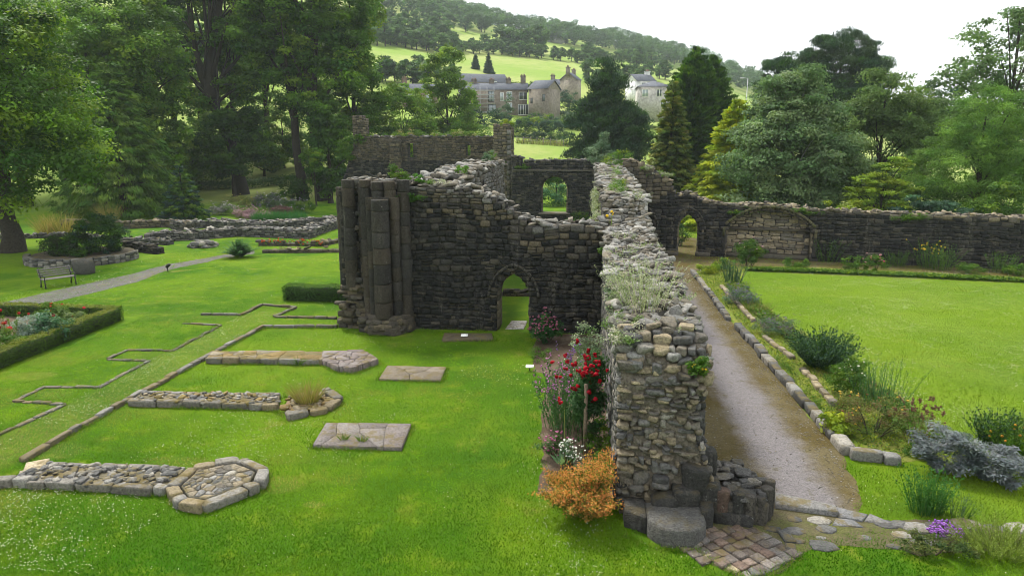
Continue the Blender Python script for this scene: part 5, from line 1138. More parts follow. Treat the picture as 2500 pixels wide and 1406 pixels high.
# flower bed against the long wall
x, y = .28, 14.9
t = bush('climbing_rose', 'red flowered climbing rose on a wooden post against the long wall', 'rose', (.15, 15.1, 0), [(.05, 0, 1.05, .42, .45, .85), (.1, 0, 1.9, .42, .45, .42), (-.05, -.1, 1.3, .35, .35, .5)], [(.03, .085, .025), (.045, .11, .03), (.06, .12, .05)], 95, 100, .2, .07, .6, 8, flowers=None)
b = Geo(); M = 44; p = np.stack([R.normal(.1, .3, M), R.normal(14.75, .18, M), R.choice([1.35, 1.6, 1.85, 2.05, 2.25], M)+R.normal(0, .12, M)], -1)
for k in range(4):
    q = p+R.normal(0, .022, p.shape); blocks(b, corners(q, np.repeat((.058*R.uniform(.6, 1.35, M))[:, None], 3, 1), .25), tv(M, RED, .2), 2.4, 3, .05)
b.build('flowers', M_petal, t)
b = Geo(); tube(b, [(.12, 14.62, -.1), (.12, 14.62, 1.75)], .045, (.17, .13, .09), 8); b.build('post', M_wood, t)
spray('fireweed', 'tall clump of mauve-pink flowering spikes left of the red rose', 'flowers', (-.42, 16.2, 0), 120, 1.65, .2, .45, .6, [(.05, .12, .04), (.07, .14, .05)], .018, .1, leafn=16, leafs=.10, flowers=(420, .035, PINK, .82))
spray('fireweed', 'single purple flower spike above the white shrub', 'flowers', (-.3, 18.4, 0), 7, 1.75, .1, .12, .12, [(.05, .12, .04)], .016, .1, leafn=10, leafs=.09, flowers=(70, .04, [(.28, .14, .42), (.35, .2, .5)], .8))
bush('white_flowered_shrub', 'pale variegated shrub behind the red rose in the flower bed', 'shrub', (.1, 18.6, 0), [(0, 0, .8, .65, .7, .8), (.1, .3, 1.5, .45, .4, .5)], [(.16, .22, .13), (.24, .29, .2), (.10, .17, .07)], 46, 80, .22, .07, .55, 9, flowers=(60, .04, [(.6, .6, .5)], 0))
bush('valerian', 'dusky pink valerian clump beside the doorway in the flower bed', 'flowers', (-1.35, 23.6, 0), [(0, 0, .5, .62, .5, .5)], [(.035, .10, .03), (.05, .13, .035)], 30, 90, .18, .09, .5, 6, flowers=(110, .075, [(.30, .10, .16), (.36, .14, .2)], .12))
bush('valerian', 'small pink valerian at the front of the bed soil', 'flowers', (-.55, 14.5, 0), [(0, 0, .3, .4, .3, .32)], [(.06, .11, .035)], 14, 60, .13, .07, .5, 5, flowers=(70, .05, [(.34, .10, .20), (.40, .15, .26)], .06))
bush('border_plant', 'low green leafy plants along the lawn corner of the bed', 'plant', (-1.4, 21.8, 0), [(0, 0, .15, .35, .7, .2)], LTG, 16, 50, .14, .06, .5, 0)
bush('border_plant', 'dark green plants low against the long wall behind the orange shrub', 'plant', (.45, 13.75, 0), [(0, 0, .3, .25, .4, .4), (0, .9, .5, .25, .5, .5)], MDG, 22, 70, .15, .07, .5, 0)
t = spray('mullein', 'tall yellowish mullein spike with large leaves behind the orange shrub', 'plant', (-.3, 13.9, 0), 3, 1.75, .12, .04, .04, [(.17, .20, .07)], .05, .08)
b = Geo(); M = 16; a = R.uniform(0, 6.28, M); D = np.stack([np.cos(a)*.8, np.sin(a)*.8, R.uniform(.3, 1.1, M)], -1); leafquads(b, np.array([-.3, 13.9, .12])+norm(D)*.2, D, np.array([0, 0, 1.])+R.normal(0, .2, (M, 3)), .45, .16, tv(M, [(.10, .18, .09), (.13, .2, .11)])); b.build('leaves', M_leaf, t)
bush('white_campion', 'patch of tiny white flowers behind the orange shrub', 'flowers', (-.15, 13.55, 0), [(0, 0, .55, .22, .18, .35)], [(.07, .12, .06)], 12, 40, .1, .05, .5, 4, flowers=(90, .035, [(.7, .7, .72)], .03))
# orange spirea
t = thing('orange_shrub', 'big orange-tipped shrub spreading at the foot of the rubble wall end', 'shrub', (-.05, 12.2, 0)); loc = np.array((.12, 12.25, 0.))
M = 260; base, D = fan(M, .95, .26, .24, loc); D[:, 2] *= 1.05; ln = R.uniform(.55, 1.0, M)*(1.08-.16*np.abs(D[:, 1])); pl = np.array([(math.cos(a_)*s_, math.sin(a_)*s_, 1.) for a_, s_ in zip(R.uniform(0, 6.283, 15), np.concatenate([R.uniform(.1, .5, 6), R.uniform(.7, 1.35, 9)]))]); pi_ = R.integers(15, size=M); D = pl[pi_]+R.normal(0, .1, (M, 3)); ln = (R.uniform(.7, 1.35, 15)[pi_])*R.uniform(.8, 1.08, M)*(1.05-.12*np.linalg.norm(pl[pi_][:, :2], axis=1)); Dn = norm(D); b = Geo(); blades(b, base, D, ln, .016, tv(M, [(.12, .07, .03)]), .18); b.build('stems', M_bark, t)
def along(nl, u0, u1):
    i = np.repeat(np.arange(M), nl); u = R.uniform(u0, u1, M*nl); P = base[i]+Dn[i]*(ln[i]*u)[:, None]; o = Dn[i].copy(); o[:, 2] = 0
    return P+(o*.8+np.array([0, 0, -.6]))*(ln[i]*.18*u*u)[:, None]+R.normal(0, .045, P.shape), Dn[i]
b = Geo()
P, d = along(100, .12, .98); leafquads(b, P, d*.5+R.normal(0, .6, P.shape), R.normal(0, .6, P.shape)+np.array([0, 0, .6]), R.uniform(.035, .075, len(P)), .03, tv(len(P), [(.07, .13, .02), (.12, .16, .025), (.17, .16, .03)], .25)); b.build('foliage', M_leaf, t)
b = Geo(); P, d = along(62, .66, 1.08); leafquads(b, P, d*.6+R.normal(0, .6, P.shape), R.normal(0, .6, P.shape)+np.array([0, 0, .6]), R.uniform(.03, .065, len(P)), .026, tv(len(P), [(.50, .20, .06), (.56, .26, .08), (.42, .16, .05), (.42, .27, .06)], .25)); b.build('orange_tips', M_leaf, t)

# wall-top vegetation
WHT = [(.30, .32, .24), (.38, .38, .31), (.24, .28, .17), (.16, .22, .09)]
def W_(u): return float(lprof(u-12.9))
spray('wall_plant', 'large pale seeding plant on the rubble top near the broken wall end', 'plant', (1.35, 15.1, W_(15.1)), 90, 1.15, .55, .5, .7, WHT, .012, .12, leafn=34, leafs=.05)
bush('wall_plant', 'cascade of pale small leaved growth hanging over the front left wall corner', 'plant', (1.0, 13.7, W_(13.7)-.1), [(0, 0, .15, .4, .5, .3), (-.15, -.5, -.05, .35, .3, .3), (-.3, .6, .1, .25, .6, .25)], WHT+LTG[:1], 46, 80, .17, .05, .55, 8)
bush('wall_plant', 'pale leafy plant straggling along the left edge of the wall top', 'plant', (.72, 17.3, W_(17.3)-.5), [(0, 0, .3, .14, 1.2, .35), (0, -1.5, .2, .14, .8, .3)], WHT+SLV[:1], 40, 70, .16, .05, .55, 8)
bush('wall_plant', 'dark green fern like tuft with yellow flowers on the right of the rubble end', 'plant', (2.2, 12.62, 2.75), [(0, 0, .15, .2, .12, .28)], MDG+DKG[2:], 16, 70, .1, .07, .4, 3, flowers=(6, .05, [(.6, .4, .02)], .03))
spray('wall_flower', 'single yellow flower on the wall top where the two walls meet', 'flower', (1.0, 26.1, 4.0), 5, .5, .15, .04, .04, [(.14, .19, .05)], .015, .1, leafn=8, leafs=.06, flowers=(6, .09, [(.62, .42, .02)], .95))
bush('wall_plant', 'green trailing plant down the inner corner of the long wall', 'plant', (.66, 24.4, 3.2), [(0, 0, 0, .08, .2, .8)], LTG, 14, 60, .12, .06, .5, 2)
bush('wall_creeper', 'pale silvery creeper covering the left face of the far long wall', 'creeper', (.62, 33, 3.6), [(0, 0, 0, .12, 5.5, 1.3), (0, 4, .6, .12, 5, .9)], WHT+[(.2, .24, .13)], 110, 90, .3, .08, .55, 6, shell=.1)
bush('wall_plant', 'yellow-green shoots along the top of the far long wall', 'plant', (1.5, 32, W_(32)), [(0, 0, .1, .5, 4, .25), (.3, 8, .35, .4, 5, .3)], LTG+YLG[:1]+WHT[3:], 60, 60, .25, .08, .5, 0)
bush('buddleia', 'silver leaved buddleia sprouting from the far top of the long wall', 'shrub', (1.0, 50, W_(50)), [(0, 0, .7, 1.1, 1.2, .9), (.2, 0, 1.6, .5, .5, .7)], SLV+[(.14, .2, .13)], 50, 80, .35, .13, .45, 10)
bush('wall_shrub', 'yellow-green bush on the far wall top right of the buddleia', 'shrub', (2.2, 47, W_(47)-.2), [(0, 0, .5, 1.1, .8, .75)], YLG[2:]+LTG, 34, 80, .32, .11, .4, 8)
bush('wall_plant', 'green leafy plant with tall shoots on the cross wall above the pier', 'plant', (-6.9, 25.6, 5.65), [(0, 0, .18, .5, .3, .22), (-.4, .2, .4, .15, .15, .5)], LTG+MDG, 26, 70, .14, .07, .5, 6)
bush('wall_plant', 'bright green moss cushion on the cross wall top right of the shoots', 'plant', (-6.25, 25.6, 5.6), [(0, 0, .1, .22, .2, .2)], [(.06, .17, .02), (.08, .2, .02)], 12, 90, .1, .05, .5, 0)
bush('wall_plant', 'bright green cushion plant on the pale parlour wall', 'plant', (-5.2, 29.0, 5.75), [(0, 0, .15, .3, .3, .28)], [(.07, .18, .02), (.1, .2, .02)], 14, 90, .13, .06, .5, 0)
spray('wall_fern', 'green fern hanging from the black wall face right of the pier', 'fern', (-6.45, 24.98, 4.9), 26, .55, 1.1, .05, .03, [(.05, .12, .02)], .02, .7, leafn=26, leafs=.07)
bush('wall_plant', 'pale grass and weeds on the cross wall crest', 'plant', (-5.5, 25.6, 5.5), [(0, 0, .05, .7, .3, .15)], WHT+LTG, 14, 50, .14, .06, .5, 0)
bush('wall_plant', 'silvery sprig on the far end of the pale parlour wall', 'plant', (-5.6, 40, 5.9), [(0, 0, .35, .4, .5, .5)], SLV+LTG[:1], 16, 60, .2, .08, .5, 4)
bush('wall_plant', 'green and straw growth along the crest of the high back wall', 'plant', (-15.5, 66.5, 7.7), [(0, 0, .1, 6.5, .4, .35), (-2, 0, .35, 1.5, .4, .3), (3.5, 0, .3, 2., .4, .3)], LTG+YLG[2:]+[(.25, .23, .1)], 90, 60, .35, .13, .4, 0)
bush('wall_plant', 'ivy like growth down the left end of the high back wall', 'creeper', (-23.3, 65.8, 5.6), [(0, 0, 0, .9, .2, 2.0), (1, 0, 1.8, .9, .3, .5)], MDG+LTG[:1], 44, 70, .35, .14, .5, 0)
bush('wall_plant', 'green tuft at the foot of the broken pier', 'plant', (-7.7, 62.7, 5.3), [(0, 0, 0, .6, .2, .25)], LTG+MDG, 14, 60, .2, .1, .5, 0)
bush('wall_plant', 'yellowish bush on top of the tall broken pier', 'plant', (-7.4, 63.8, 8.7), [(0, 0, .2, .6, .5, .3), (.5, .3, .1, .4, .4, .3)], YLG+LTG, 16, 70, .25, .1, .5, 0)
bush('wall_plant', 'dark green plant in the left corner beside the chamber window wall', 'plant', (-5.7, 61.9, 4.9), [(0, 0, 0, .8, .2, .4)], MDG, 16, 60, .22, .1, .5, 0)
bush('wall_plant', 'dark leafy growth on the chamber floor right of the arched window', 'plant', (-.6, 60.5, 0), [(0, 0, .5, 1.4, .8, .6)], MDG+DKG, 34, 80, .35, .13, .5, 0)
bush('wall_plant', 'grey weeds on the descending gable of the cloister wall', 'plant', (4.8, 44.9, 5.0), [(0, 0, 0, .9, .3, .35), (-1, 0, .6, .4, .3, .2)], WHT+LTG, 26, 60, .2, .08, .5, 0)
bush('wall_plant', 'mossy green fringe over the left shoulder of the blind arch', 'plant', tuple(to_world([[7.3, .02, 2.75]], (2.45, 45.2), rad(-10.5))[0]), [(0, 0, 0, .9, .15, .3), (.9, 0, .35, .8, .15, .15)], LTG+YLG[2:]+MDG, 34, 60, .2, .07, .5, 0)
bush('wall_plant', 'mossy green fringe over the right shoulder of the blind arch', 'plant', tuple(to_world([[11.4, .02, 2.85]], (2.45, 45.2), rad(-10.5))[0]), [(0, 0, 0, .8, .15, .25), (-.6, 0, .25, .6, .15, .12)], LTG+MDG, 26, 60, .18, .07, .5, 0)
bush('wall_creeper', 'dark creeper on the cloister wall toward the right', 'creeper', tuple(to_world([[16.8, -.05, 2.7]], (2.45, 45.2), rad(-10.5))[0]), [(0, 0, 0, 1.1, .1, .35)], MDG, 20, 60, .22, .1, .5, 0)

for k, (u_, v_, h_) in enumerate(((13.6, 1.9, .35), (15.9, 2.2, .3), (17.0, 1.2, .4), (18.6, 1.9, .3), (20.2, 1.1, .35), (21.8, 2.0, .3), (23.4, 1.4, .35), (27.6, 2.0, .6), (29, 1.2, .5), (36, 1.2, .5))):
    spray('wall_weed', 'weed tuft rooted among the pale stones of the long wall top', 'weed', (v_, u_, W_(u_)), 40, h_, .7, .3, .3, WHT+LTG[:1], .012, .3, 'weeds on the long wall top', leafn=14, leafs=.04)
# right border plants (photo positions measured on the ground)
def gp(px, py): x, y = G(px, py); return (x, y, 0)
bush('shrub', 'round dark green rose bush at the corner of the cloister lawn', 'shrub', gp(1828, 652), [(0, 0, .85, .85, .75, .75)], DKG[1:]+MDG, 44, 100, .28, .1, .55, 9, flowers=(10, .1, [(.5, .3, .34)], .03))
bush('border_plant', 'yellow-green lady\'s mantle at the far start of the path kerb', 'plant', gp(1725, 668), [(0, 0, .25, .7, .5, .25)], YLG, 20, 70, .2, .08, .6, 0)
bush('border_plant', 'light green leafy clump beside the yellow-green plant', 'plant', gp(1765, 660), [(0, 0, .35, .8, .6, .35)], LTG+YLG[:1], 24, 70, .22, .09, .55, 0)
spray('border_plant', 'tall grey-green upright stems near the far kerb end', 'plant', gp(1790, 690), 110, 1.35, .2, .4, .3, SLV+BLG, .025, .12, leafn=8, leafs=.06)
bush('lavender', 'far lavender mound with dull mauve heads', 'lavender', gp(1808, 745), [(0, 0, .4, .9, .7, .45)], SLV+[(.10, .12, .12)], 34, 80, .22, .08, .3, 0, flowers=(120, .05, [(.17, .14, .24)], .12))
spray('border_plant', 'straw and green grasses beside the far lavender', 'grass', gp(1850, 760), 160, .6, .5, .5, .5, [(.2, .19, .08), (.12, .17, .03)], .02, .3)
bush('lavender', 'nearer lavender mound, grey and half faded', 'lavender', gp(1900, 822), [(0, 0, .38, .75, .6, .42), (-.5, .3, .3, .4, .4, .3)], SLV+[(.13, .12, .10)], 34, 80, .2, .07, .3, 0, flowers=(110, .045, [(.16, .13, .2)], .1))
spray('broom_shrub', 'dark green broom with upright brush like branches', 'shrub', gp(2008, 895), 260, 1.25, .75, .45, .4, BLG+DKG[1:], .022, .15, leafn=30, leafs=.085, mat=M_matte)
bush('shrub', 'dense dark green shrub with a few white flowers in the right border', 'shrub', gp(2065, 965), [(0, 0, .5, .55, .5, .5), (.25, .1, .8, .3, .3, .3)], DKG[1:]+MDG, 40, 90, .19, .07, .4, 4, flowers=(14, .05, [(.65, .65, .6)], .04))
spray('border_plant', 'thin tall green seed stems in the right border', 'plant', gp(2150, 990), 60, 1.3, .25, .6, .5, [(.05, .12, .05), (.07, .14, .05)], .02, .1, leafn=18, leafs=.05)
bush('border_plant', 'untidy olive and brown perennials in the right border', 'plant', gp(2130, 1060), [(0, 0, .45, .85, .7, .5), (-.3, .9, .4, .5, .6, .4)], [(.09, .12, .025), (.13, .14, .035), (.14, .11, .045), (.06, .10, .02)], 60, 80, .2, .06, .45, 10, flowers=(40, .05, [(.22, .12, .05), (.5, .35, .06)], .1))
bush('border_plant', 'bright yellow-green leafy clump beside the path kerb', 'plant', gp(2045, 1062), [(0, 0, .28, .42, .36, .26)], YLG+[(.26, .30, .05)], 20, 60, .17, .13, .5, 0)
spray('seed_head_plant', 'brown dried umbel seed heads standing above the right border', 'plant', gp(2235, 1090), 26, 1.15, .35, .2, .2, [(.14, .10, .05), (.12, .12, .05)], .018, .1, leafn=4, leafs=.05, flowers=(240, .035, [(.17, .09, .06), (.13, .08, .05)], .93))
t = bush('sage_bush', 'large silver-grey sage bush in two mounds at the right front of the border', 'shrub', gp(2345, 1165), [(-.25, .25, .5, .72, .6, .5), (.7, -.05, .38, .68, .6, .42)], [(.125, .145, .155), (.16, .18, .195), (.09, .115, .115)], 90, 110, .2, .095, .36, 0, up=.8, dirout=.35, shell=.5)
spray('rosemary', 'dark green rosemary with upright shoots at the right edge', 'shrub', gp(2425, 1085), 130, .85, .5, .3, .25, BLG+MDG, .025, .15, leafn=26, leafs=.07, mat=M_matte)
spray('rosemary', 'second dark shrub with orange blooms cut by the right edge', 'shrub', gp(2490, 1120), 120, .8, .5, .35, .3, MDG+DKG, .025, .15, leafn=26, leafs=.07, flowers=(16, .045, [(.6, .25, .03)], .9))
bush('silver_plant', 'pale silver plant at the right edge beside the sage', 'plant', gp(2510, 1185), [(0, 0, .25, .35, .3, .28)], [(.3, .34, .33), (.24, .28, .27)], 16, 60, .14, .06, .4, 0)
spray('border_plant', 'upright bright green stems by the pale stone edging at the lower right', 'plant', gp(2262, 1250), 110, .85, .22, .3, .22, [(.04, .13, .025), (.06, .15, .03)], .022, .12, leafn=16, leafs=.06)
spray('border_plant', 'thin grey-green wispy plant right of the bright upright stems', 'plant', gp(2335, 1262), 50, .55, .4, .2, .2, SLV+LTG, .014, .25, leafn=10, leafs=.035)
bush('thyme', 'low mat of purple flowering thyme on the pale stones', 'flowers', gp(2305, 1306), [(0, 0, .08, .36, .2, .1)], [(.10, .12, .05)], 20, 50, .09, .03, .5, 0, flowers=(340, .032, [(.30, .12, .46), (.38, .18, .54)], .01))
bush('shrub', 'low olive and dark green shrublet at the lower right beside the thyme', 'shrub', gp(2262, 1355), [(0, 0, .2, .42, .3, .24), (.5, -.02, .16, .3, .25, .2)], [(.05, .085, .02), (.09, .11, .03), (.035, .065, .018)], 36, 70, .12, .045, .5, 3)
spray('heather', 'bright yellow-green feathery heather at the lower right edge', 'heather', gp(2445, 1345), 340, .5, .75, .65, .35, [(.15, .21, .04), (.19, .25, .05)], .016, .2, leafn=24, leafs=.035)
bush('border_plant', 'small shaded seedlings between the path kerb and inner edging', 'plant', gp(1985, 990), [(0, 0, .08, .25, 1.3, .12), (.1, 3, .08, .25, 1.2, .12)], LTG+MDG, 34, 40, .12, .045, .5, 0)
bush('border_plant', 'dark green ground cover at the border corner by the kerb end', 'plant', gp(2250, 1115), [(0, 0, .15, .45, .25, .18)], MDG, 20, 50, .13, .05, .5, 0)
# ground cover herbs across the border strips
def herbs(name, label, poly_pts, M, hmin, hmax, tints, wd=.02):
    p = []
    while len(p) < M:
        i = R.integers(len(poly_pts)-1); a, c = np.array(poly_pts[i]), np.array(poly_pts[i+1]); u = R.random(); q = a+(c-a)*u; p.append((q[0]+R.uniform(0, q[2]), q[1]+R.normal(0, .1)))
    p = np.array(p); b = Geo(); base = np.c_[p, np.zeros(M)]; s = R.uniform(hmin, hmax, M)
    blades(b, base, R.normal(0, .45, base.shape)*np.array([1, 1, 0])+np.array([0, 0, 1]), s, wd, tv(M, tints, .25), .35, 2)
    D = R.normal(0, 1, base.shape); D[:, 2] = np.abs(D[:, 2])*.5; P = base+np.array([0, 0, 1])*(s*.4)[:, None]; leafquads(b, P, D, R.normal(0, .4, P.shape)+np.array([0, 0, 1]), s*.5+.02, s*.25+.01, tv(M, tints, .25))
    o = kind(b.build(name, M_leaf), 'stuff'); tag(o, label, 'ground cover')
herbs('herb_cover', 'low herbs and weeds filling the border between path kerb and lawn', [(6.3, 15.4, 2.7), (6.3, 19, 2.6), (6.3, 24, 2.2), (6.25, 31, 1.6), (6.3, 38.4, 2.2)], 15000, .03, .14, YLG+LTG+[(.19, .17, .06), (.14, .18, .03)])
herbs('taller_herbs', 'knee high mixed growth along the lawn side of the border', [(8.0, 16.4, .9), (7.9, 19, .9), (7.6, 22, .9), (7.3, 27, .7), (7.0, 31, .8), (7.2, 35, .9)], 5200, .12, .42, MDG+LTG+[(.14, .14, .045), (.17, .14, .07)])
herbs('wall_border_herbs', 'strip of wild flowers and weeds between cloister lawn and far path', [(9, 39.3, 1), (12, 39.0, 1.5), (16, 38.4, 2), (20, 37.7, 2), (26, 36.8, 2), (32, 35.6, 2)], 9000, .12, .5, LTG+MDG+YLG[2:])
for px, py, h, lab, ty in ((2020, 640, 1.5, 'tall airy fennel like plant by the right shoulder of the blind arch', 0), (2085, 660, .8, 'low green clump under the dark cloister wall', 1), (2135, 662, 1.1, 'rose bush with pink blooms in the far border', 2), (2190, 650, 1.0, 'grassy clump between the far rose and the yellow spike', 0), (2262, 655, 1.7, 'plant with one yellow flower spike before the cloister wall', 3), (2300, 660, 1.5, 'tall sparse fennel before the cloister wall on the right', 0), (2370, 668, .7, 'pale green mound in the far border on the right', 1), (2440, 665, 1.2, 'feathery tall weeds at the right end of the far border', 0), (2485, 672, .6, 'broad leaved green plant at the right end of the far border', 1), (1945, 655, .6, 'low yellow-green clump before the blind arch', 1)):
    if ty in (0, 3): spray('border_plant', lab, 'plant', gp(px, py), 60, h, .35, .5, .3, LTG+SLV[:1], .02, .15, leafn=22, leafs=.07, flowers=(26, .08, [(.6, .42, .03)], .85) if ty == 3 else None)
    else: bush('border_plant', lab, 'plant', gp(px, py), [(0, 0, h*.45, .8, .5, h*.5)], LTG+MDG if ty == 1 else MDG, 26, 70, .22, .08, .5, 3, flowers=(16, .09, [(.5, .1, .16), (.5, .25, .28)], .05) if ty == 2 else None)

# left side planting
t = thing('stone_planter', 'curved dry stone retaining wall round the dome bush', 'planter', (-30.9, 38.9, 0)); b = Geo()
A_ = np.linspace(-2.75, .35, 26); ctr = np.array([-30.9, 38.9])
for z in (0, .13, .26, .38): kerb(b, [tuple(ctr+np.array([3.0*math.cos(a), 2.9*math.sin(a)])) for a in A_], .3, .12, (.25, .6), GREY*1.4, z0=z, zj=.02)
b.build('wall', M_low, t); b = Geo(); prism(b, [tuple(ctr+np.array([2.85*math.cos(a), 2.75*math.sin(a)])) for a in np.linspace(0, 6.28, 25)[:-1]], -.02, .42, (.06, .05, .035), .03); b.build('soil', M_low, t)
b = Geo(); blocks(b, corners([tuple(G(207, 668))+(.35,)], [(1.0, .8, .95)], .2), (.07, .068, .06), 3.5, 6, .006); tag(b.build('boulder', M_wall, None, loc=(*G(207, 668), 0)), 'big dark boulder leaning on the planter wall beside the bench', 'boulder')
bush('dome_bush', 'tall dark clipped dome bush in the stone planter', 'shrub', (-29.9, 39.3, .35), [(0, 0, 1.1, 1.35, 1.35, 1.45)], DKG+BLG[2:], 90, 150, .42, .12, .5, 6, shell=.6)
bush('shrub', 'looser dark bush in front of the clipped dome', 'shrub', (-31.7, 38.1, .35), [(0, 0, .55, 1.1, 1.0, .85), (.9, -.4, .3, 1.1, .6, .45)], DKG+[(.03, .045, .02)], 80, 110, .38, .13, .5, 8)
bush('fern_clump', 'bright green fern clump at the far end of the left path', 'fern', gp(585, 630), [(0, 0, .2, .3, .3, .2)], MDG, 4, 20, .2, .1, .5, 0)
base_f = None
def fern(loc, n, L):
    global base_f
    t = [o for o in COL.objects if o.get('label', '').startswith('bright green fern clump')][0]; b = Geo(); loc = np.array(loc); a = R.uniform(0, 6.283, n); e = R.uniform(.5, 1.5, n); D = np.stack([np.cos(a)*np.cos(e), np.sin(a)*np.cos(e), np.sin(e)], -1); ln = L*R.uniform(.75, 1.15, n)
    k = 46; i = np.repeat(np.arange(n), k); u = R.uniform(.12, 1, n*k); P = loc+D[i]*(ln[i]*u)[:, None]+np.array([0, 0, -.22])*(ln[i]*u*u)[:, None]
    s_ = norm(np.cross(D[i], np.array([0, 0, 1.])))*np.where(R.random(n*k) < .5, -1, 1)[:, None]; w_ = .36*(1-u*.8)
    leafquads(b, P+s_*w_[:, None]*.45, s_+D[i]*.35, R.normal(0, .25, P.shape)+np.array([0, 0, 1]), w_, w_*.28, tv(n*k, [(.04, .12, .03), (.055, .15, .035), (.035, .10, .025)], .2)); b.build('fronds', M_leaf, t)
fern(gp(585, 628), 130, 1.5)
def hedge(name, label, p, q, w_, h, tints, dens=900, size=.06, lid=None, loc=None, ext=None):
    p = np.array(p, float); q = np.array(q, float); L_ = np.linalg.norm(q-p); d = (q-p)/L_; nn = np.array([-d[1], d[0]]); t = thing(name, label, 'hedge', (*(p+q)/2, 0)); b = Geo()
    a = math.atan2(d[1], d[0]); box(b, .08, L_-.08, -w_/2+.09, w_/2-.09, 0, h-.09, (.02, .03, .012), a, tuple(p)); b.build('branches', M_bark, t); b = Geo()
    for area, f in ((L_*w_, 't'), (L_*h, 'f'), (L_*h, 'b'), (w_*h, 'e'), (w_*h, 's')):
        M = int(area*dens); u = R.uniform(0, L_, M) if f in 'tfb' else np.where(f == 'e', L_, 0.)+R.normal(0, .04, M); v = R.uniform(-w_/2, w_/2, M) if f in 'tes' else (np.full(M, w_/2 if f == 'b' else -w_/2)+R.normal(0, .03, M)); z = R.uniform(.02, h, M) if f != 't' else h+R.normal(0, .025, M)
        wob = .045*np.sin(u*3.7)+.03*np.sin(u*9+1); z = z*(1+wob*.8); P = np.c_[p+d*u[:, None]+nn*(v+wob*.5)[:, None], z]
        Nn = np.array([0, 0, 1.]) if f == 't' else np.append(nn*(1 if f == 'b' else -1), .3) if f in 'fb' else np.append(d*(1 if f == 'e' else -1), .3)
        NN = Nn+R.normal(0, .5, P.shape); D = np.cross(NN, R.normal(0, 1, P.shape)); s = size*R.uniform(.7, 1.4, M)
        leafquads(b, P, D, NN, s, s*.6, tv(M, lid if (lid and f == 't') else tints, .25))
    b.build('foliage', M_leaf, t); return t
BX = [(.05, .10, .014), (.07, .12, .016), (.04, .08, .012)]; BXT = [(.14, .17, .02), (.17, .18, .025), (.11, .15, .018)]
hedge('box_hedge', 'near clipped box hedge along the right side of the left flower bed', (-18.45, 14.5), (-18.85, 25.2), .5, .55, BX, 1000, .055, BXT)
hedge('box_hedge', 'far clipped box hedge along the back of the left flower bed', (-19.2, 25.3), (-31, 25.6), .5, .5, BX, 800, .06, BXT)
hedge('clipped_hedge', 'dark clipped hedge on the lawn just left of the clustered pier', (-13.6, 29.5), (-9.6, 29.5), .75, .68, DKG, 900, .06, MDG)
spray('red_flowers', 'tall red dahlias in the left flower bed', 'flowers', gp(22, 845), 26, 1.25, .3, .5, .4, MDG, .022, .1, leafn=22, leafs=.09, flowers=(14, .11, RED, .96))
bush('silver_plant', 'silver-white leafy plant in the middle of the left flower bed', 'plant', gp(75, 840), [(0, 0, .55, .42, .5, .5), (0, .5, .8, .3, .3, .35)], [(.26, .32, .31), (.32, .37, .36), (.18, .25, .2)], 34, 70, .2, .08, .5, 0)
bush('bed_plant', 'blue-green leafy plant right of the silver one in the left flower bed', 'plant', gp(120, 835), [(0, 0, .5, .75, .6, .5)], [(.05, .12, .06), (.07, .15, .07)], 36, 70, .25, .11, .5, 0)
bush('bed_plant', 'green bushy plants along the lower left of the flower bed', 'plant', gp(15, 865), [(0, 0, .4, 1.0, .7, .45)], MDG+LTG[:1], 40, 80, .24, .08, .5, 0)
bush('bed_plant', 'small pale green plants at the far corner of the left flower bed', 'plant', gp(175, 800), [(0, 0, .35, .7, .4, .35)], [(.16, .22, .08), (.09, .15, .04)], 22, 60, .2, .1, .5, 0, flowers=(4, .1, RED, .2))
bush('bed_plant', 'tall soft plants with a lone red bloom at the back of the flower bed', 'plant', gp(125, 792), [(0, 0, .5, .7, .4, .45)], MDG+LTG, 24, 60, .22, .09, .5, 0, flowers=(3, .1, [(.5, .06, .02)], .2))
sheet('bed_soil', wobble([(-18.9, 14.5), (-19.2, 25.2), (-31, 25.4), (-27, 14)], .05, .8), .004, M_soil)
# flower mound and grasses at the back left
MX = [((.30, .24, .30), 'pale pink'), ((.22, .16, .2), 'mauve')]
mound = [(545, 525, 1.6, 1.3, [(.12, .17, .08), (.2, .2, .2)], (60, .1, [(.55, .5, .55)]), 'pale pink flowered clump at the left end of the flower mound'), (585, 515, 1.9, 1.9, [(.16, .17, .05), (.12, .15, .04)], (50, .1, [(.4, .33, .1)]), 'tall yellowish clump at the back of the flower mound'), (600, 530, 1.8, 1.1, [(.09, .16, .03), (.13, .18, .04)], None, 'fresh green clump in the flower mound'), (640, 512, 2.3, 1.7, [(.07, .10, .07), (.1, .1, .11)], (90, .1, [(.25, .2, .3), (.3, .26, .34)]), 'dusky lavender clump in the middle of the flower mound'), (622, 533, 2.0, .8, [(.3, .18, .24), (.22, .15, .17)], (150, .09, [(.45, .26, .34)]), 'low pink heather strip along the mound front'), (690, 515, 2.0, 1.5, [(.08, .12, .06)], (60, .1, [(.5, .5, .5), (.2, .12, .3)]), 'grey-green clump with white specks right of the mound centre'), (690, 527, 1.3, 1.0, [(.12, .05, .06), (.1, .07, .05)], None, 'wine red leaved clump on the right of the mound'), (735, 520, 1.8, 1.3, MDG, (40, .1, [(.4, .35, .5)]), 'green clump with mauve spikes at the right end of the mound'), (670, 506, 2.2, 2.1, MDG, (40, .1, [(.6, .6, .6)]), 'tall green plants with white heads behind the mound')]
for px, py, w_, h, tn, fl, lab in mound: bush('border_plant', lab, 'plant', gp(px, py), [(0, 0, h*.45, w_, 1.1, h*.5)], tn, 34, 70, .38, .16, .45, 0, flowers=(*fl, .1) if fl else None)
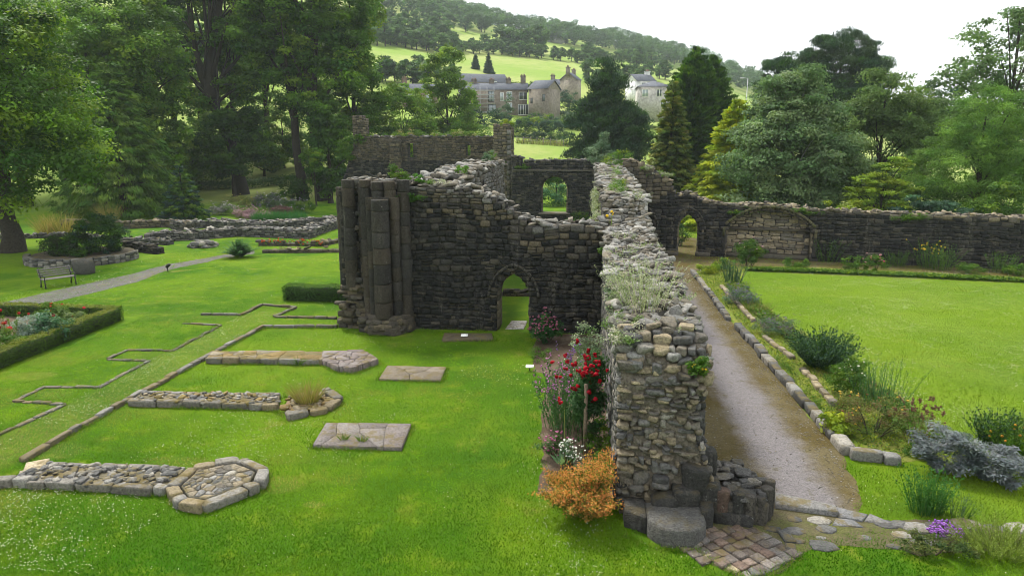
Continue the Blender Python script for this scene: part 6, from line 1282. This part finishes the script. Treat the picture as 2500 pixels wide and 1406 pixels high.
spray('grass_clump', 'left of two blue-green grass clumps before the flower mound', 'grass', gp(648, 549), 900, 1.25, .22, 1.1, .5, [(.035, .12, .04), (.05, .14, .045)], .05, .1)
spray('grass_clump', 'right of two blue-green grass clumps before the flower mound', 'grass', gp(712, 550), 1000, 1.3, .22, 1.25, .5, [(.03, .115, .04), (.045, .135, .045)], .05, .1)
for k, (px, py, h) in enumerate(((155, 575, 2.2), (115, 575, 2.0), (268, 548, 2.3))):
    spray('feather_grass', ('golden feather grass left of the dome bush', 'straw coloured feather grass beside the big tree trunk', 'thin golden plumes above the dome bush')[k], 'grass', gp(px, py), 240, h, .5, .5, .4, [(.3, .23, .1), (.24, .2, .07), (.18, .18, .05)], .03, .2)
spray('dry_grass', 'tuft of dry reddish grass on the middle foundation end', 'grass', (-7.4, 16.9, .15), 420, .72, .6, .3, .25, [(.26, .19, .09), (.2, .19, .05), (.17, .18, .04)], .012, .25, seg=3)
for k, p in enumerate(((-5.62, 14.75), (-5.15, 14.7))): spray('weed_tuft', ('left', 'right')[k]+' grass weed growing from a crack in the big grey slab', 'weed', (*p, .1), 60, .22, .7, .1, .08, LTG+[(.17, .16, .05)], .012, .3)
spray('weed_tuft', 'green weed sprouting beside the moss topped foundation', 'weed', (-9.1, 20.3, .05), 40, .3, .8, .1, .06, LTG, .03, .3)
for k, (x_, lab) in enumerate(((-21.6, 'left'), (-19.2, 'right'))): spray('red_flowers', lab+' clump of small red flowers over the low kerb by the fern', 'flowers', (x_, 45.7, 0), 40, .5, .5, .9, .3, MDG, .02, .2, leafn=10, leafs=.07, flowers=(24, .1, [(.42, .07, .02)], .9))

# bench
bx, by = G(150, 700); t = thing('park_bench', 'weathered slatted garden bench beside the left path', 'bench', (bx, by, 0)); an = rad(62-10)
an = math.atan2(G(185, 690)[1]-G(115, 700)[1], G(185, 690)[0]-G(115, 700)[0])
def bw(P): return to_world(P, (bx, by), an)
WD = (.17, .155, .145)
b = Geo(); [blocks(b, bw(corners([(0, .06+i*.105, .44)], [(1.55, .085, .035)])), WD, 12, 2) for i in range(5)]; b.build('seat', M_wood, t)
b = Geo(); [blocks(b, bw(corners([(0, .56+i*.045, .55+i*.105)], [(1.55, .03, .085)])), WD, 12, 2) for i in range(4)]; b.build('backrest', M_wood, t)
for s in (-.68, .68):
    for yy, lean in ((.05, -.05), (.52, .1)):
        b = Geo(); tube(b, bw([(s, yy, .42), (s, yy+lean*.5, .2), (s, yy+lean, 0)]), [.03, .025, .035], (.025, .025, .025), 6); b.build('leg', M_iron, t)
    b = Geo(); tube(b, bw([(s, .52, .42), (s, .58, .65), (s, .72, .95)]), .028, (.025, .025, .025), 6); tube(b, bw([(s, .03, .42), (s, -.02, .58), (s, .1, .64), (s, .35, .62), (s, .58, .66)]), .024, (.025, .025, .025), 6); b.build('arm_frame', M_iron, t)
x, y = G(410, 663); t = thing('path_light', 'small black spot light on the grass edge of the left path', 'garden light', (x, y, 0)); b = Geo(); tube(b, [(x, y, 0), (x, y, .28)], .03, (.012, .012, .012)); b.build('stake', M_iron, t)
b = Geo(); tube(b, [(x-.06, y, .24), (x+.04, y, .34), (x+.14, y, .42)], [.07, .09, .08], (.012, .012, .012), 10); b.build('lamp_head', M_iron, t)

# ------------------------------------------------------------------ turf: mown blades near the viewer, clover flowers
FND = [((-11.9, 11.85), (-8.1, 12.9)), ((-8.4, 11.3), (-6.5, 13.4)), ((-12.5, 16.3), (-8.2, 17.5)), ((-8.2, 16.), (-6.6, 17.9)), ((-12.5, 20.1), (-8.3, 21.3)), ((-8.5, 19.8), (-6.5, 21.6)), ((-6.4, 14.4), (-4.1, 15.85)), ((-6.2, 19.15), (-4.2, 20.45)), ((-5.1, 23.5), (-3.2, 24.5)), ((-8.6, 23.9), (-6.3, 25.2))]
def lawn_ok(p):
    p = p+R.normal(0, .035, p.shape); k = ~((p[:, 0] > -.95-np.clip((p[:, 1]-17)*.06, -.1, .1)-np.where(p[:, 1] > 20.4, .7, 0)) & (p[:, 1] > 12.6) & (p[:, 0] < np.interp(p[:, 1], [12.6, 12.8, 13.6, 14.6, 15.3], [5.5, 5.5, 5.78, 5.88, 6.1]))) & ~((p[:, 1] > 10.55+np.abs(p[:, 0]-2.8)*.75) & (p[:, 0] > 1.6) & (p[:, 0] < 4.2) & (p[:, 1] < 12.8)) & ~((p[:, 0] > 1.3) & (p[:, 0] < 2.3) & (p[:, 1] > 11.2) & (p[:, 1] < 12.8)) & ~((p[:, 0] > 3.8) & (p[:, 0] < np.interp(p[:, 1], [11.6, 12.4, 12.8, 13.6, 14.6, 15.3], [4.2, 5.6, 5.5, 5.78, 5.88, 6.05])) & (p[:, 1] > 11.5) & (p[:, 1] < 15.4)) & ~((p[:, 0] > 5.5) & (p[:, 1] > 11.95) & (p[:, 1] < 12.5) & (R.random(len(p)) < .75)) & ~((p[:, 0] > 5.9) & (p[:, 0] < 8.9-np.clip((p[:, 1]-22)*.12, 0, 1.2)) & (p[:, 1] > 15.1) & (p[:, 1] < 40))
    return k & ~((p[:, 1] > 24.9) & (p[:, 0] > -9.6) & (p[:, 0] < .7)) & (p[:, 0] > -18.2+np.where(p[:, 1] > 25.7, -9, 0))
def vnoise(p, sc, seed):
    g = np.random.default_rng(seed).random((64, 64)); q = p*sc; i = np.floor(q).astype(int); f = q-i; f = f*f*(3-2*f)
    a = lambda dx, dy: g[(i[:, 0]+dx) % 64, (i[:, 1]+dy) % 64]
    return (a(0, 0)*(1-f[:, 0])+a(1, 0)*f[:, 0])*(1-f[:, 1])+(a(0, 1)*(1-f[:, 0])+a(1, 1)*f[:, 0])*f[:, 1]
OLV, YEL, LUSH_SHADE, DRY, PALEG = (.25, .25, .095), (.20, .31, .012), (.030, .115, .003), (.34, .28, .11), (.24, .30, .09)
PATCH = [(-13.35, y_, .8, 1.7, OLV, .9) for y_ in np.arange(14, 27.5, 1.1)]+[(-14.6, 25.9, 1.2, .8, OLV, .7), (-15, 17, .7, .55, OLV, .6), (-14.9, 20.7, .7, .5, OLV, .6), (-17, 26, 2, .8, OLV, .5), (-15, 37, 8, 5.5, YEL, .6), (-20, 33, 5, 4, YEL, .4), (-10, 32, 4, 2.4, YEL, .5), (-19, 27.3, 5, .8, LUSH_SHADE, .7), (-14, 27.6, 3, .5, LUSH_SHADE, .5), (-3, 10.6, 9, .9, LUSH_SHADE, .6), (5.5, 10.8, 3, .7, LUSH_SHADE, .6), (-7, 24.2, 3, 1, LUSH_SHADE, .5), (-3, 23.6, 2, 1.4, LUSH_SHADE, .5), (-10, 14.7, 2, .9, YEL, .5), (-9, 18.6, 2.4, .8, YEL, .45), (-9, 22.6, 2, 1.0, YEL, .5), (-6.3, 12.6, .5, .35, DRY, .7), (-5.2, 11.9, .25, .14, DRY, .9), (-9.0, 13.4, 1.0, .2, DRY, .6), (-2.4, 19.7, .5, .14, DRY, .7), (-3.6, 22, .5, .25, DRY, .4), (-16.9, 18.4, .7, .4, DRY, .8), (-17, 23.6, .9, .5, DRY, .5), (-19, 29.5, 1.5, .25, DRY, .7), (-16, 40.3, 1.8, .4, DRY, .5), (-21, 39, 1.5, .4, DRY, .5), (-12, 13.6, .5, .5, OLV, .6), (-2.3, 16, 1.1, 3.5, (.10, .20, .03), .45), (7.5, 13.2, 2, .6, (.15, .22, .04), .5), (-6.8, 19.8, .6, .3, OLV, .5), (-5.4, 13.9, 1.4, .35, LUSH_SHADE, .5), (15, 32.5, 2.6, 2, PALEG, .8), (19, 32, 3, 1.6, PALEG, .8), (13, 28, 2, 2, PALEG, .7), (16, 25, 2.4, 2, PALEG, .6), (12, 22, 1.4, 1.6, PALEG, .7), (13, 36, 4, 1, PALEG, .5), (21, 36, 3, 1, PALEG, .6), (10.5, 31, 1.2, 4, (.12, .21, .006), .6), (11, 18, 1.5, 1, PALEG, .5), (18, 28, 2, 1.2, (.11, .19, .008), .6), (9.6, 25.5, .6, 2, DRY, .3), (11, 34.5, 1.6, .4, DRY, .4)]  # deep green patches at the cross wall foot paint in its soft shade
def turf(M, y0, y1, x0, x1, size, wd, seed):
    y = np.exp(R.uniform(math.log(y0), math.log(y1), M)); x = y*R.uniform(-1.4, 1.05, M); p = np.stack([x, y], -1); wv = np.stack([vnoise(p, 1.7, 71)-.5, vnoise(p, 1.7, 72)-.5], -1)*.55; p = p[lawn_ok(p+wv) & (x > x0) & (x < x1)]
    M = len(p); n1 = vnoise(p, .25, seed)*.5+vnoise(p, .9, seed+1)*.5; n2 = vnoise(p, .6, seed+2)*.6+vnoise(p, 2.1, seed+3)*.4
    n1 = np.clip((n1-.25)*2, 0, 1); T = np.array([(.042, .145, .003)])*(1-n1[:, None])+np.array([(.145, .250, .009)])*n1[:, None]
    dry = np.clip((n2-.62)*6, 0, .9)[:, None]; T = T*(1-dry)+np.array([(.21, .215, .045)])*dry
    rt = np.clip((p[:, 0]-5.5)/4, 0, .55)[:, None]; T = T*(1-rt)+np.array([(.18, .265, .018)])*rt
    for cx, cy, rx, ry, col, st in PATCH:
        e = ((p[:, 0]-cx)/rx)**2+((p[:, 1]-cy)/ry)**2+(vnoise(p, 1.1, 40)-.5)*1.4; k = (np.clip(1.35-e, 0, 1)*st)[:, None]; T = T*(1-k)+np.array([col])*k
    T = T*(.62+.76*np.clip(vnoise(p, 1.4, 55)*.55+vnoise(p, 4.3, 56)*.45, 0, 1))[:, None]
    T = T*R.uniform(.45, 1.5, (M, 1)); D = R.normal(0, .62, (M, 3)); D[:, 2] = 1; s = size*R.uniform(.5, 1.3, M)*(1+y[:1].mean()*0)
    base = np.c_[p, np.zeros(M)]; D = norm(D); S_ = norm(np.cross(D, R.normal(0, 1, D.shape))); w2 = wd*R.uniform(.6, 1.3, M)*(1+.03*(p[:, 1]-10))
    V = np.stack([base-S_*w2[:, None], base+S_*w2[:, None], base+D*s[:, None]], 1); b = Geo(); b.add(V.reshape(-1, 3), np.arange(M*3).reshape(-1, 3), np.repeat(T, 3, 0)); return b
b = turf(1250000, 7.5, 60, -70, 60, .042, .006, 3)
tag(kind(b.build('mown_grass', M_turf), 'stuff'), 'short mown grass of the abbey lawns', 'grass')
def edge_grass():
    L_ = [[(-11.75, 11.9), (-8.35, 11.87), (-7.75, 11.38), (-7.25, 11.3), (-6.48, 12.35), (-6.65, 13.0), (-7.5, 13.47), (-8.4, 12.95), (-11.5, 12.88)], [(-12.3, 16.33), (-8.1, 16.48), (-7.6, 15.82), (-6.65, 16.5), (-6.53, 17.25), (-7.3, 18.05), (-8.3, 17.48), (-12.3, 17.27)], [(-12.2, 20.08), (-8.35, 20.33), (-7.6, 19.65), (-7.0, 19.6), (-6.45, 20.65), (-7.4, 21.75), (-8.7, 21.42), (-12.4, 21.07)],
          [(-12.4, 13.0), (-12.44, 16.8), (-12.38, 20.7), (-12.3, 24.5), (-9.5, 24.78)], [(-12.62, 13.0), (-12.66, 16.8), (-12.62, 20.7), (-12.54, 24.7)], [(-14.3, 13.2), (-14.08, 16.32), (-15.71, 16.39), (-15.72, 17.55), (-14.1, 17.62), (-14.2, 20.18), (-15.66, 20.2), (-15.73, 21.26), (-14.11, 21.33), (-14.18, 24.73), (-15.9, 24.9)], [(-15.9, 26.3), (-14.19, 26.4), (-14.2, 28.27), (-12.48, 27.9), (-12.67, 26.21), (-10.0, 26.28)],
          [(-6.28, 14.35), (-4.08, 14.4), (-4.2, 15.9), (-6.48, 15.75), (-6.28, 14.35)], [(-6.13, 19.1), (-4.17, 19.15), (-4.24, 20.5), (-6.24, 20.45), (-6.13, 19.1)], [(-5.05, 23.35), (-3.15, 23.65), (-3.3, 24.55)], [(-8.5, 24.1), (-7.4, 23.85), (-6.3, 24.6), (-6.2, 25.0), (-3.6, 25.0)], [(.8, 11.5), (1.25, 11.1), (2.25, 11.05)], [(2.0, 11.1), (2.75, 10.35), (3.3, 10.6), (3.9, 11.2)]]
    P = []
    for l in L_:
        for a, c in zip(l[:-1], l[1:]):
            a = np.array(a); c = np.array(c); n_ = int(np.linalg.norm(c-a)*230); P.append(a+(c-a)*R.random((n_, 1))+R.normal(0, .045, (n_, 2)))
    P = np.concatenate(P); P = P[vnoise(P, 1.6, 91)+R.normal(0, .12, len(P)) > .42]; M = len(P); b = Geo(); D = R.normal(0, .5, (M, 3)); D[:, 2] = 1
    blades(b, np.c_[P, np.zeros(M)], D, R.uniform(.06, .17, M), .009*(1+.03*(P[:, 1]-10)), tv(M, [(.06, .16, .005), (.11, .22, .01), (.2, .22, .05)], .35), .3, 2); return b
tag(kind(edge_grass().build('edge_grass', M_turf), 'stuff'), 'longer unmown grass fringing the stone footings and slabs', 'grass')
def clover():
    M = 200000; y = np.exp(R.uniform(math.log(9.3), math.log(40), M)); x = y*R.uniform(-1.2, .72, M); p = np.stack([x, y], -1)
    w_ = vnoise(p, .35, 9)*.6+vnoise(p, 1.3, 10)*.4
    strip = (p[:, 0] > -14.2) & (p[:, 0] < -12.6) & (p[:, 1] > 15) & (p[:, 1] < 27)
    front = (p[:, 0] < -8) & (p[:, 1] < 12); right = (p[:, 0] > 9)
    pr = np.clip((w_-.56)*1.2, .006, .3)+strip*np.clip((w_-.25)*2.6, .25, 1.)+front*np.clip((w_-.4), 0, .2)+right*np.clip((w_-.38)*2.2, .03, .8)
    k = lawn_ok(p) & (R.random(M) < pr*.55); p = p[k]; M = len(p); s = .0125*R.uniform(.7, 1.3, M)*(1+.035*p[:, 1]); b = Geo()
    blocks(b, corners(np.c_[p, np.full(M, .045)], np.stack([s, s, s*.8], -1), .1), tv(M, [(.55, .56, .48), (.45, .47, .36)], .15), 3, 1); return b
def pebbles():
    M = 5200; y = R.uniform(12.7, 40, M); e = R.random(M); x = np.where(e < .4, 2.7+np.abs(R.normal(0, .35, M)), np.where(e < .8, 5.92-np.abs(R.normal(0, .35, M)), R.uniform(2.7, 5.9, M))); k = (x < np.interp(y, [12.7, 13.6, 14.6, 15.3], [5.3, 5.7, 5.8, 5.95])) & ((x > 3.6) | (y > 14)); x, y = x[k], y[k]; M = len(x); s = R.uniform(.012, .04, M); b = Geo()
    blocks(b, corners(np.stack([x, y, np.full(M, .008)], -1), np.stack([s, s*.8, s*.6], -1), .25, rotz(R.uniform(0, 6, M))), tv(M, [(.16, .15, .14), (.11, .095, .07), (.22, .21, .2)], .3), 4, 2); return b
tag(kind(pebbles().build('loose_gravel', M_low), 'stuff'), 'loose small stones scattered along the gravel path', 'gravel')
tag(kind(clover().build('clover_flowers', M_petal), 'stuff'), 'tiny white clover flowers scattered over the lawns', 'flowers')
# ------------------------------------------------------------------ air
hz = bpy.data.meshes.new('haze'); b = Geo(); box(b, -1400, 1400, -1400, 1400, -2, 190, (1, 1, 1))
m, n, o = newmat('haze'); vp = N(n, 'VolumePrincipled'); vp.inputs['Color'].default_value = (.86, .92, 1, 1); vp.inputs['Density'].default_value = .00022; vp.inputs['Anisotropy'].default_value = .1
n.links.new(vp.outputs[0], o.inputs['Volume'])
hzo = b.build('haze', m); kind(hzo, 'stuff'); hzo['label'] = 'thin pale summer haze over the valley'; hzo['category'] = 'haze'
